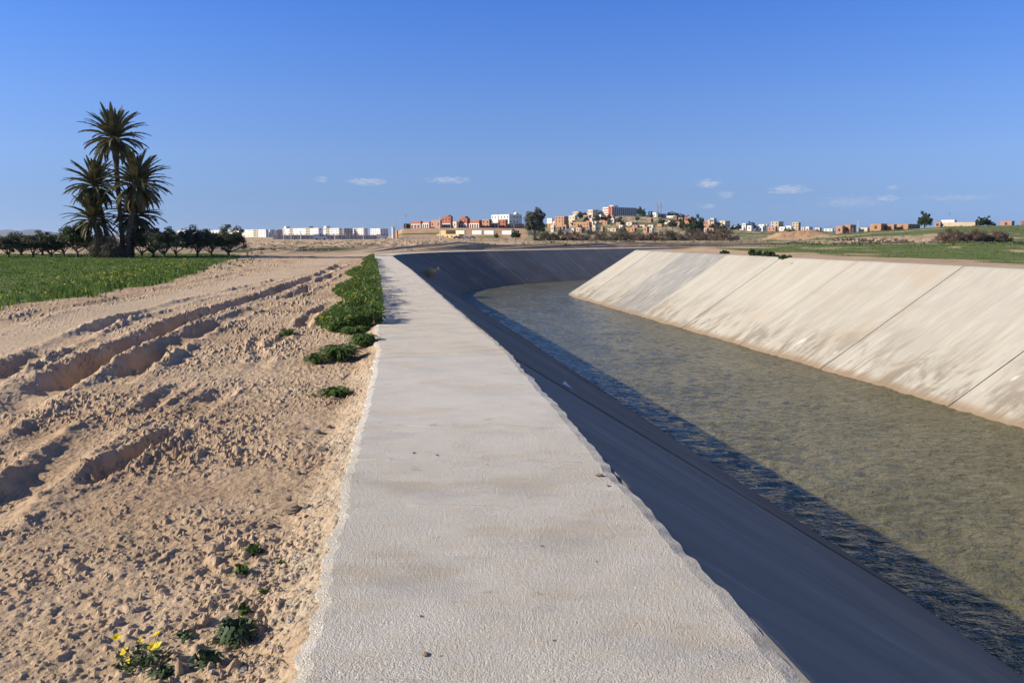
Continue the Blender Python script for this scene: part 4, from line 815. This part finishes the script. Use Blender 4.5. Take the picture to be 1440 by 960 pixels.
def dome_on(H, f1, f2, rad, mk, squash=.9):
    q = H.e1*(H.L1*f1)+H.e2*(H.L2*f2); b = MB(); n = 14; vs = []; fs = []
    for i in range(6):
        a = math.pi/2*i/5.5
        for j in range(n): vs.append((q.x+math.cos(2*math.pi*j/n)*rad*math.cos(a), q.y+math.sin(2*math.pi*j/n)*rad*math.cos(a), H.h-.6+math.sin(a)*rad*squash+.1))
    for i in range(5):
        for j in range(n): fs.append((i*n+j, i*n+(j+1) % n, (i+1)*n+(j+1) % n, (i+1)*n+j))
    fs.append(tuple(5*n+j for j in range(n))); b.add(vs, fs); return obj('dome', b.mesh('dome', True), mk, H.t)
# ---- row of white flats
def flats(u0, us, u1, vt, label, d, stairs=(), tower=None, wm='white', vb=336.4):
    H = house(u0, us, u1, vt, vb, wm, label, d=d, cat='apartment block', group='white flats left of the canal', floors=4, name='apartment_block', winm='glass', frame=None, wins=True)
    ca, sa = math.cos(ANG), math.sin(ANG); nrm = Vector((-ca, -sa, 0))
    for (ua, ub) in stairs:      # recessed balcony stack in ochre with dark openings
        f0, f1 = (us-ub)/(us-u0), (us-ua)/(us-u0); q = H.e1*(H.L1*(f0+f1)/2)+nrm*.25; LL = H.L1*(f1-f0)
        b = MB(); b.box((q.x, q.y, H.h/2), (LL, .6, H.h-.2), math.atan2(H.e1.y, H.e1.x)); so_ = obj('balcony_stack', b.mesh('balcony_stack'), W_['cream'], H.t)
        for fl in range(4):
            b = MB(); b.box((q.x+nrm.x*.32, q.y+nrm.y*.32, H.gb+H.fh*(fl+.6)), (LL*.72, .1, H.fh*.42), math.atan2(H.e1.y, H.e1.x)); obj('balcony_opening', b.mesh('balcony_opening'), M_['dark'], so_)
    if tower is not None: box_on(H, tower, .4, 5.5, 5, 3.2, W_['white'], 'stair_tower')
    return H
flats(250, 262, 268, 324, 'white flats at the far left, glimpsed between the palms and olives', 960, wm='cream')
flats(270, 288, 293, 323.6, 'white flats behind the pointed olive tree', 955)
flats(294, 336, 341, 323, 'long white flats behind the rightmost olive tree', 945, ((312, 317),))
flats(341, 374, 378, 322.6, 'white flats with one balcony stack just right of the olives', 940, ((357, 363),))
flats(378.5, 380, 388, 322.8, 'narrow white flats showing mostly its grey shaded side', 950)
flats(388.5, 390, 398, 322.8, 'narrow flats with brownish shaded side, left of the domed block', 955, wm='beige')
H = flats(398, 448, 454, 320.6, 'long white flats with two balcony stacks and a dark dome', 930, ((408, 413), (431, 436.5)), .92); dome_on(H, .26, .6, 3.4, M_['darkdome'], .75)
H = flats(455, 477, 482, 320.8, 'white flats right of the domed block, with a roof tower', 930, ((459.5, 462.5),), .85)
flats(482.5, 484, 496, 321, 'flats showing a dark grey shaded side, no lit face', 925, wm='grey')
flats(497, 512, 517.5, 320.8, 'white flats with an ochre balcony stack at its left end', 920, ((498, 501.5),))
flats(521, 535, 546, 321.3, 'rightmost white flats with a broad dark shaded side', 960)
# ---- long boundary wall with white posts
def boundary_wall(u0, u1, d0, d1, label):
    n = 26; p0, p1 = gat(u0, d0), gat(u1, d1); t = empty('boundary_wall', p0, 0, label, 'wall'); b = MB(); dv = (p1-p0); dv.z = 0; L_ = dv.length; a = math.atan2(dv.y, dv.x)
    for i in range(n):
        f0 = (i+.5)/n; q = dv*f0; z = gz(p0.x+q.x, p0.y+q.y)-p0.z
        b = MB(); b.box((q.x, q.y, z+.75), (L_/n-.32, .2, 2.3), a); obj('panel', b.mesh('panel'), W_['grey' if i % 3 else 'beige'], t)
    for i in range(n+1):
        q = dv*(i/n); z = gz(p0.x+q.x, p0.y+q.y)-p0.z; b = MB(); b.box((q.x, q.y, z+.95), (.3, .3, 3.1), a); obj('post', b.mesh('post'), M_['pole'], t)
boundary_wall(384, 530, 372, 385, 'long grey boundary wall with white posts before the white flats')
boundary_wall(250, 340, 392, 398, 'low grey wall behind the olive trees before the flats')
def pole(u, d, h, label, rad=.12, arms=(), m='pole', name='utility_pole'):
    p = gat(u, d); t = empty(name, p, 0, label, 'pole', 'poles before the town'); b = MB(); b.tube([(0, 0, -.4), (0, 0, h*.5), (0, 0, h)], [rad*1.2, rad, rad*.8], 8); obj('mast', b.mesh('mast'), M_[m], t)
    for z, w in arms: b = MB(); b.box((0, 0, z), (w, .12, .14)); obj('crossarm', b.mesh('crossarm'), M_[m], t)
pole(511, 300, 6.2, 'tall pale pole before the rightmost flats'); pole(619, 260, 7.4, 'tall pale pole before the yellow house'); pole(399, 240, 3.9, 'pale pole standing left in the rough ground'); pole(409.5, 250, 3.4, 'second pale pole from the left in the rough ground'); pole(423, 262, 3.4, 'third pale pole in front of the domed flats'); pole(471, 300, 2.9, 'short pale pole before the flats with the roof tower')
pole(571, 575, 10, 'dark T-shaped power pole at the left end of the brick ridge', .16, ((9.6, 3.2), (8.9, 2.2)), 'steel'); pole(701, 600, 12.5, 'thin dark pole before the big white building', .12, ((12, 1.2),), 'steel'); pole(557, 560, 10, 'thin grey pole beside the concrete silo', .09, (), 'steel'); pole(1206, 520, 8, 'thin minaret-like mast among the right-hand houses', .22, ((6.4, 1.0),), 'pole')
pole(1333, 455, 8.4, 'thin aerial above the long tan building', .07, ((8.2, 1.6), (7.4, 1.2)), 'steel'); pole(869, 1000, 41-27+.5, 'thin aerial on the hilltop hotel roof line', .1, (), 'steel')
def silo(u, d, h, label):
    p = gat(u, d); t = empty('concrete_silo', p, 0, label, 'silo'); b = MB(); b.tube([(0, 0, -.5), (0, 0, h)], 1.0, 14); obj('shaft', b.mesh('shaft', False), M_['pole'], t); b = MB(); b.tube([(0, 0, h), (0, 0, h+.35)], 1.15, 14); obj('cap', b.mesh('cap'), M_['pole'], t)
silo(553.5, 470, 6.2, 'pale round concrete silo at the foot of the ridge')
house(556.3, 558.5, 560, 324, 340, 'orange', 'narrow orange brick pillar house beside the silo', d=478, wins=False)
# ---- brick ridge left of the big tree
rid = dict(dmin=560, dmax=600, group='brick houses on the left ridge')
house(567, 568.5, 578, 314.5, 320, 'brown', 'dark shed at the left end of the brick ridge', d=590, wins=False, group=rid['group'])
for a in [(579,592,595,311,320,'brick','low red brick house with white arcade, leftmost on the ridge',3),(595,604,606,312,320,'pinkbrick','small brick house with white arcade, second on the ridge',3),(606,619,622,309.5,320,'pinkbrick','plain reddish brick house left of the tallest one on the ridge',None),
  (621,634,637,304,320,'brick','tallest red brick house on the ridge, three storeys',4),(637,642,645,311.5,320,'cream','low pale house right of the tallest brick one',None),(645,657,661,306.5,320,'brick','red brick house with stepped top on the ridge',3),(661,674,678,309.5,320,'brick','red brick house with white arches mid right on the ridge',4),
  (678,688,692,308.5,320,'pinkbrick','bare brick house left of the big white building',None),(692,701,703,313.5,320.5,'brown','low dark house with a white arch below the big white building',2),(700,711,714,308.5,320,'brick','brick house in front of the big white building\'s left part',None)]:
    H = house(a[0], a[1], a[2], a[3], a[4], a[5], a[6], d=586+random.uniform(-5, 8), frame=a[7], group=rid['group'])
    if 'stepped' in a[6]: box_on(H, .4, .5, 4, 3, 1.6, W_['brick']) 
    if 'tallest red' in a[6]: box_on(H, .3, .5, 2.5, 2.5, 1.2, W_['brick'])
H = house(691, 716, 734, 301.5, 315, 'white', 'big white building with dark shaded side and small roof dome', d=760, floors=4, winm='glass', group=None, cat='building', name='large_building'); dome_on(H, .05, .62, 2.6, M_['dome'], 1.1)
H = house(711, 723, 737, 314.5, 321, 'pinkbrick', 'low brick wall building with white pillars right of the ridge', d=592, frame=4, wins=False, group=rid['group'])
# ---- sheds and yellow house on the cut slope
house(619, 627, 641, 325.3, 332, 'yellow', 'upper yellow house with a dark brown side on the cut slope', d=512, wins=False, group=None)
H = house(614, 645, 652, 331, 338.2, 'yellow', 'lower yellow house with a row of four windows', d=474, floors=1, group=None)
for a in [(641,653,655,327.3,331.3,'green_white','pale green low shed above the yellow house'),(664,677,679,327,332,'white','white low shed left of three on the cut slope'),(681,694,696,327.2,332,'white','white low shed in the middle of the cut slope'),(706,719,722,325.8,330.3,'white','white low shed right of three on the cut slope')]:
    W_['green_white'] = M_['green_white']; house(*a[:6], a[6], d=522, wins=False, cat='shed', group='low sheds on the cut slope', name='shed')
# ---- hill
hill = [(769,776,778.5,307,314,'white','far white house at the left foot of the hill'),(780,793,799,304.3,318.5,'orange','large orange house left on the hill, three storeys'),(770,780,783,314,319.5,'pinkbrick','low pinkish house left of the large orange one'),
 (799.5,808,812,303,310,'cream','pale house left of the beige terrace on the hill'),(805,813,817,297.5,306,'beige','beige house with stepped roof high on the left of the hill'),(800,805,808,310,318,'tan','narrow tan house beside the long brick one'),(806,828,832,312,319.5,'orange','long orange brick house above the picket wall'),
 (820,828,831,302.5,308,'pinkbrick','pinkish house among dark trees on the hill'),(826,833,840,295,306,'cream','tall pale house with brown side left of the hotel'),(813,818,824,299.5,306,'brown','dark house left of the tall pale one'),(840,843,848,298,305,'grey','grey dark house touching the hotel\'s left end'),
 (846,854,858,302.8,309.5,'pinkbrick','pink house right below the hotel\'s lit end'),(855,863,871,307,313.5,'cream','yellowish house with dark side below the hotel'),(843,850,854,309.5,315,'pinkbrick','small pinkish house left of the yellowish one'),(825,832,838,306.8,311,'cream','low cream house in the middle of the hill'),
 (832,838,842,311,315.5,'cream','small cream house above the tree row'),(866,872,878,312.5,318,'orange','small orange house below the retaining wall'),(880,888,897,312.5,318,'cream','cream-topped house with dark side below the retaining wall'),(870,875,879,316.5,321,'white','white small house right of the tree row'),
 (889,896,899,316.5,321,'pinkbrick','pinkish low house at the right foot of the hotel slope'),(898,906,909,316.3,320.5,'cream','low cream house right of the hotel slope'),(877,892,895,320.5,326,'orange','long reddish house at the very foot of the hill'),(853,866,869,321,326.3,'beige','beige house at the very foot of the hill'),
 (917,922,923,299,305.5,'white','small white hilltop house by the cypresses'),(922.5,924,936,300.5,306.5,'grey','dark hilltop block under the radio mast'),(937,949,952,303.3,308,'white','long white house right of the radio mast'),(911,918,921,316.2,320.5,'cream','small cream house below the mast'),(924,930,933,315,319,'orange','small orange house below the white hilltop row'),
 (945,955,958,312.5,318,'pinkbrick','pinkish house below the dark tree line'),(934,942,944,312.8,316.3,'cream','flat cream house left of the pinkish one'),(962,969,972,311,316,'orange','orange house left of the pines'),(988,998,1003,310,315.5,'orange','orange house right of the pines, upper'),(989,1000,1004,315,321,'pinkbrick','pinkish house right of the pines, lower'),
 (998,1003,1007,306.8,315,'cream','tall narrow cream house right of the pines'),(1011,1019,1026,310.5,319,'cream','pale house with brown side, last on the hill')]
for i, a in enumerate(hill): house(*a[:6], a[6], dmin=640, dmax=1000, group='houses on the hill')
# smaller houses and trees packed on the slope, told apart by colour and order from the left
ORD = ['first', 'second', 'third', 'fourth', 'fifth', 'sixth', 'seventh', 'eighth', 'ninth', 'tenth', 'eleventh', 'twelfth', 'thirteenth', 'fourteenth', 'fifteenth', 'sixteenth', 'seventeenth', 'eighteenth', 'nineteenth', 'twentieth', 'twenty-first', 'twenty-second', 'twenty-third', 'twenty-fourth', 'twenty-fifth', 'twenty-sixth', 'twenty-seventh', 'twenty-eighth', 'twenty-ninth', 'thirtieth']
CN = {'brick': 'red brick', 'pinkbrick': 'pinkish brick', 'orange': 'orange', 'cream': 'cream', 'brown': 'dark brown', 'beige': 'beige', 'white': 'white'}
pk = {}
for i in range(46):
    u = random.uniform(772, 1012); D = random.uniform(660, 930); g_ = G(np.array([(u-720)/1159*D]), np.array([D]), False)[0]; vb = 334-(g_-CZ)/D*1168
    if vb < 307 or (868 < u < 935 and D > 860): continue
    w = random.uniform(5, 9); pk.setdefault(random.choice(list(CN)), []).append((u, D, vb, w, random.uniform(3.2, 6.0)/D*1168, random.uniform(.45, .75)))
for c_, L_ in pk.items():
    for i, (u, D, vb, w, hgt, f_) in enumerate(sorted(L_)):
        house(u-w/2, u-w/2+w*f_, u+w/2, vb-hgt, vb, c_, 'small %s house, %s from the left of its colour on the packed slope' % (CN[c_], ORD[i]), d=D, group='small houses packed on the hill slope')
for i, u in enumerate(sorted(random.uniform(775, 1025) for _ in range(30))):
    D = random.uniform(600, 900); p = gat(u, D); t = empty('slope_tree', (p.x, p.y, p.z-.05), i, 'small dark tree, %s from the left among the packed houses' % ORD[i], 'tree', 'small trees between the hill houses'); k_ = random.uniform(.9, 1.5); t.scale = (k_, k_, k_*random.uniform(.7, 1.1))
    obj('trunk', RB[0], None, t); obj('crown', RB[1], None, t)
# ---- hilltop hotel
H = house(847, 860, 895, 291.3, 305.5, 'white', 'long hilltop hotel with red corner frame and rows of shaded balconies', d=1000, floors=4, wins=False, group=None, cat='hotel', name='hotel')
ca, sa = math.cos(ANG), math.sin(ANG)
for fl in range(4):
    q = H.e2*(H.L2*.5)+Vector((sa, -ca, 0))*.5; b = MB(); b.box((q.x, q.y, H.gb+H.fh*(fl+.98)), (H.L2*.96, 1.2, .5), math.atan2(H.e2.y, H.e2.x)); obj('balcony_slab', b.mesh('balcony_slab'), W_['grey'], H.t)
    for c in range(12):
        q = H.e2*(H.L2*(c+.5)/12)+Vector((sa, -ca, 0))*.03; obj('window', winmesh(2.2, 2.0, 'glass'), None, H.t, (q.x, q.y, H.gb+H.fh*(fl+.45)), (0, 0, math.atan2(H.e2.y, H.e2.x)))
    q = H.e1*(H.L1*.55)+Vector((-ca, -sa, 0))*.05; b = MB(); b.box((q.x, q.y, H.gb+H.fh*(fl+.3)), (H.L1*.8, .16, H.fh*.42), math.atan2(H.e1.y, H.e1.x)); obj('balcony_front', b.mesh('balcony_front'), W_['brick'], H.t)
for f1, f2 in ((0, 0), (.28, 0)):
    q = H.e1*(H.L1*f1)+Vector((-ca, -sa, 0))*.4; b = MB(); b.box((q.x, q.y, H.h/2+.5), (2.2, 1.4, H.h+1.2), math.atan2(H.e1.y, H.e1.x)); obj('red_pier', b.mesh('red_pier'), M_['redframe'], H.t)
box_on(H, .5, .25, 6, 9, 2.9, W_['white'], 'penthouse')
# retaining wall along the hilltop, picket wall, radio mast
def low_wall(u0, u1, d, h, m, label, n=10, name='low_wall', picket=0):
    ps = [gat(u0+(u1-u0)*i/n, d) for i in range(n+1)]; t = empty(name, ps[0], 0, label, 'wall')
    for i in range(n):
        a, b_ = ps[i]-ps[0], ps[i+1]-ps[0]; m_ = (a+b_)/2; L_ = (b_-a).length; b = MB(); b.box((m_.x, m_.y, m_.z+h/2-.4), (L_*(.985 if not picket else .5), .3, h+.8), math.atan2((b_-a).y, (b_-a).x)); obj('panel', b.mesh('panel'), m, t)
low_wall(868, 932, 985, 1.6, W_['grey'], 'long grey retaining wall below the hilltop hotel', 14, 'retaining_wall')
low_wall(790, 828, 700, 3.0, M_['whitepaint'], 'pale picket wall with gaps at the foot of the hill', 20, 'picket_wall', 1); low_wall(828, 851, 705, 2.6, W_['beige'], 'beige wall with gaps below the tree row', 10, 'picket_wall', 1); low_wall(560, 604, 430, .9, M_['whitepaint'], 'low white wall in pieces before the cut slope', 7, 'low_wall', 1)
def mast(u, d, h, label, w=1.5):
    p = gat(u, d); t = empty('radio_mast', p, .4, label, 'mast', None)
    for sx, sy in ((-1, -1), (1, -1), (1, 1), (-1, 1)): b = MB(); b.tube([(sx*w/2, sy*w/2, -.5), (sx*w*.2, sy*w*.2, h)], .14, 5); obj('leg', b.mesh('leg'), M_['steel'], t)
    b = MB(); n = 11
    for i in range(n):
        z0, z1 = h*i/n, h*(i+1)/n; k0, k1 = w/2*(1-.6*i/n), w/2*(1-.6*(i+1)/n); c = [(-1, -1), (1, -1), (1, 1), (-1, 1)]
        for j in range(4): (ax, ay), (bx, by) = c[j], c[(j+1) % 4]; b.tube([(ax*k0, ay*k0, z0), (bx*k1, by*k1, z1)], .07, 4)
    obj('bracing', b.mesh('bracing'), M_['steel'], t)
    for z, s in ((.93, 1.6), (.78, 1.2)): b = MB(); b.tube([(.5, -.3, h*z), (.9, -.5, h*z+.1)], [s*.35, s*.6], 10); obj('dish', b.mesh('dish'), M_['whitepaint'], t)
mast(924, 990, 17, 'lattice radio mast with dishes left of the pair on the hilltop'); mast(928.5, 995, 18.5, 'taller lattice radio mast right of the pair on the hilltop', 1.7)
# ---- low houses right of the hill
rt = [(1027,1033,1034,318,322.8,'white','first white house right of the hill'),(1039,1045,1047,319,323.5,'white','second white house right of the hill, below a dark tree'),(1050,1056,1059,317,325,'white','taller white house under the round dark tree'),(1062,1072,1075,318,325.2,'white','white house right of the round dark tree'),(1043,1048,1049,314,317.5,'white','small white house higher behind the others'),
 (1083,1094,1101,311.5,319,'beige','wide beige block, left of the two far beige ones'),(1113,1122,1125,312.5,320.5,'tan','narrow beige block, right of the two far ones'),(1079,1090,1093,319,325.3,'pinkbrick','pinkish house below the wide beige block'),(1095,1103,1105,318.8,325,'white','white house right of the pinkish one'),(1104,1112,1114,317.5,324.8,'white','white house between the two beige blocks'),
 (1126,1130,1133,319.5,325.3,'cream','cream house right of the narrow beige block'),(1132,1137,1142,318.8,325.5,'white','white house with brown side over the orange mound'),(1145,1152,1155,320,325.5,'cream','low cream house above the orange mound'),(1158,1170,1172,321.5,325.5,'white','long low white house above the mound\'s right end'),(1066,1074,1076,315.5,319,'white','white house behind, between dark trees'),(1072,1078,1080,315.5,319.2,'white','small white house left of the wide beige block')]
for a in rt: house(*a[:6], a[6], dmin=680, dmax=900, group='low houses right of the hill')
rr_ = [(1175,1184,1187,317.5,325,'pinkbrick','pinkish flat house, first on the right-hand rise'),(1187,1195,1203,316,325,'orange','orange house with dark side left of the thin mast'),(1190,1198,1200,320.5,325,'tan','small tan house in front of the orange one'),(1207,1219,1222,320,325,'cream','low cream house right of the thin mast'),(1223,1238,1247,314.5,325,'orange','brick house with two windows and brown side on the rise'),
 (1246,1256,1260,315.5,325,'orange','orange house joined right of the brick one'),(1259,1276,1293,315.5,324,'orange','long orange house with a dark brown side'),(1313,1321,1323,314.5,320.5,'pinkbrick','small pink house left of the long tan building'),(1405,1421,1425,314.5,319.5,'pinkbrick','low pinkish house far right on the rise'),(1434,1446,1450,312.5,319.5,'brick','red brick house at the right edge of the picture')]
for a in rr_: house(*a[:6], a[6], dmin=400, dmax=470, group='houses on the right-hand rise')
H = house(1325, 1370, 1373, 312.3, 320.5, 'tan', 'long low tan building with a white roof block on the rise', d=452, wins=False, group=None, floors=1, cat='building', name='long_building'); box_on(H, .86, .5, 7, 3, 1.9, W_['white'], 'roof_block')
# ---- vehicles
M_['car_white'] = mat('white_car_paint', (.74, .74, .73), .3, spec=.5); M_['car_blue'] = mat('pale_blue_car_paint', (.45, .53, .60), .3, spec=.5); M_['car_grey'] = mat('grey_car_paint', (.30, .31, .33), .3, spec=.5); M_['tyre'] = mat('tyre_rubber', (.02, .02, .02), .9)
def vehicle(u, d, prof, L_, wd, m, label, cat, rz=0.0):
    p = gat(u, d); t = empty(cat, p, rz, label, cat, 'vehicles parked before the town'); b = MB(); n = len(prof); vs = [(x, -wd/2, z) for x, z in prof]+[(x, wd/2, z) for x, z in prof]
    b.add(vs, [tuple(range(n))[::-1], tuple(range(n, 2*n))]+[(i, (i+1) % n, n+(i+1) % n, n+i)[::-1] for i in range(n)][::1]); obj('body', b.mesh('body'), M_[m], t)
    for x in (-L_*.3, L_*.3):
        for s in (-1, 1): w = MB(); w.tube([(x, s*(wd/2-.18), .33), (x, s*(wd/2+.02), .33)], .33, 12); obj('wheel', w.mesh('wheel'), M_['tyre'], t)
    hi = max(z for x, z in prof); w = MB(); w.box((L_*.12, 0, hi-.42), (L_*.36, wd+.03, .42)); obj('window', w.mesh('window'), M_['glass'], t)
van = [(-2.6,.35),(2.5,.35),(2.55,1.0),(1.9,1.25),(1.3,2.15),(-2.5,2.2),(-2.6,1.0)]; car = [(-2.0,.3),(2.0,.3),(2.05,.75),(1.2,.9),(.6,1.42),(-1.0,1.45),(-1.7,.95),(-2.05,.85)]
vehicle(451, 330, van, 5.2, 1.9, 'car_blue', 'pale blue van parked before the boundary wall', 'van', .1); vehicle(537.5, 400, van, 5.2, 1.9, 'car_white', 'white van parked left of the silo', 'van', .2); vehicle(655, 440, car, 4.1, 1.7, 'car_white', 'white car below the lower yellow house', 'car'); vehicle(642, 438, car, 4.1, 1.7, 'car_grey', 'grey car left of the white one below the yellow house', 'car', .3); vehicle(664, 445, car, 4.1, 1.7, 'car_blue', 'pale blue car rightmost below the yellow house', 'car', .1)
# ---- distant hills on the left horizon
def hills():
    us = np.linspace(-260, 330, 120); d0 = 9000.0; prof = np.interp(us, [-260,-120,-40,0,8,14,22,30,38,52,62,80,95,120,200,330], [333,329,326,323.5,322.6,322.4,324,324.4,322.6,322.2,324.6,326.6,327.6,329,331.5,334]); r_ = .5*fbm(us*.09, us*0, 4, 700)
    rows = [(0.0, d0-1800), (.35, d0-1100), (.7, d0-500), (1.0, d0), (.5, d0+900), (0.0, d0+1800)]; V = []
    for k, dd in rows:
        z = (334-(prof+r_))/1168*d0*k-12*(k == 0)+(9*fbm(us*.15, us*0+k*7, 3, 701) if 0 < k < 1 else 0); V.append(np.stack([(us-720)/1159*dd, np.full(len(us), dd), z], 1))
    m = len(us); i = (np.arange(len(rows)-1)[:, None]*m+np.arange(m-1)[None]).ravel()
    o = obj('hills', npmesh('hills', np.vstack(V), np.stack([i, i+1, i+m+1, i+m], 1), True), mat('dry_hill', (.085, .075, .055), .95, (.13, .11, .08), .004)); o['kind'] = 'structure'
hills()
def haze():
    b = MB(); x0, x1, y0, y1, z0, z1 = -16500, 16500, -600, 15300, -14.5, 135; b.box(((x0+x1)/2, (y0+y1)/2, (z0+z1)/2), (x1-x0, y1-y0, z1-z0)); me = b.mesh('haze')
    m = bpy.data.materials.new('thin_haze'); m.use_nodes = True; nt = m.node_tree; nt.nodes.clear(); o = nt.nodes.new('ShaderNodeOutputMaterial'); v = nt.nodes.new('ShaderNodeVolumePrincipled'); v.inputs['Color'].default_value = (.62, .77, 1, 1); v.inputs['Density'].default_value = 5e-5; v.inputs['Anisotropy'].default_value = .3
    nt.links.new(v.outputs[0], o.inputs['Volume']); h = obj('haze', me, m); tag(h, 'thin bluish haze over the plain and the town', 'haze', None, 'stuff')
haze()
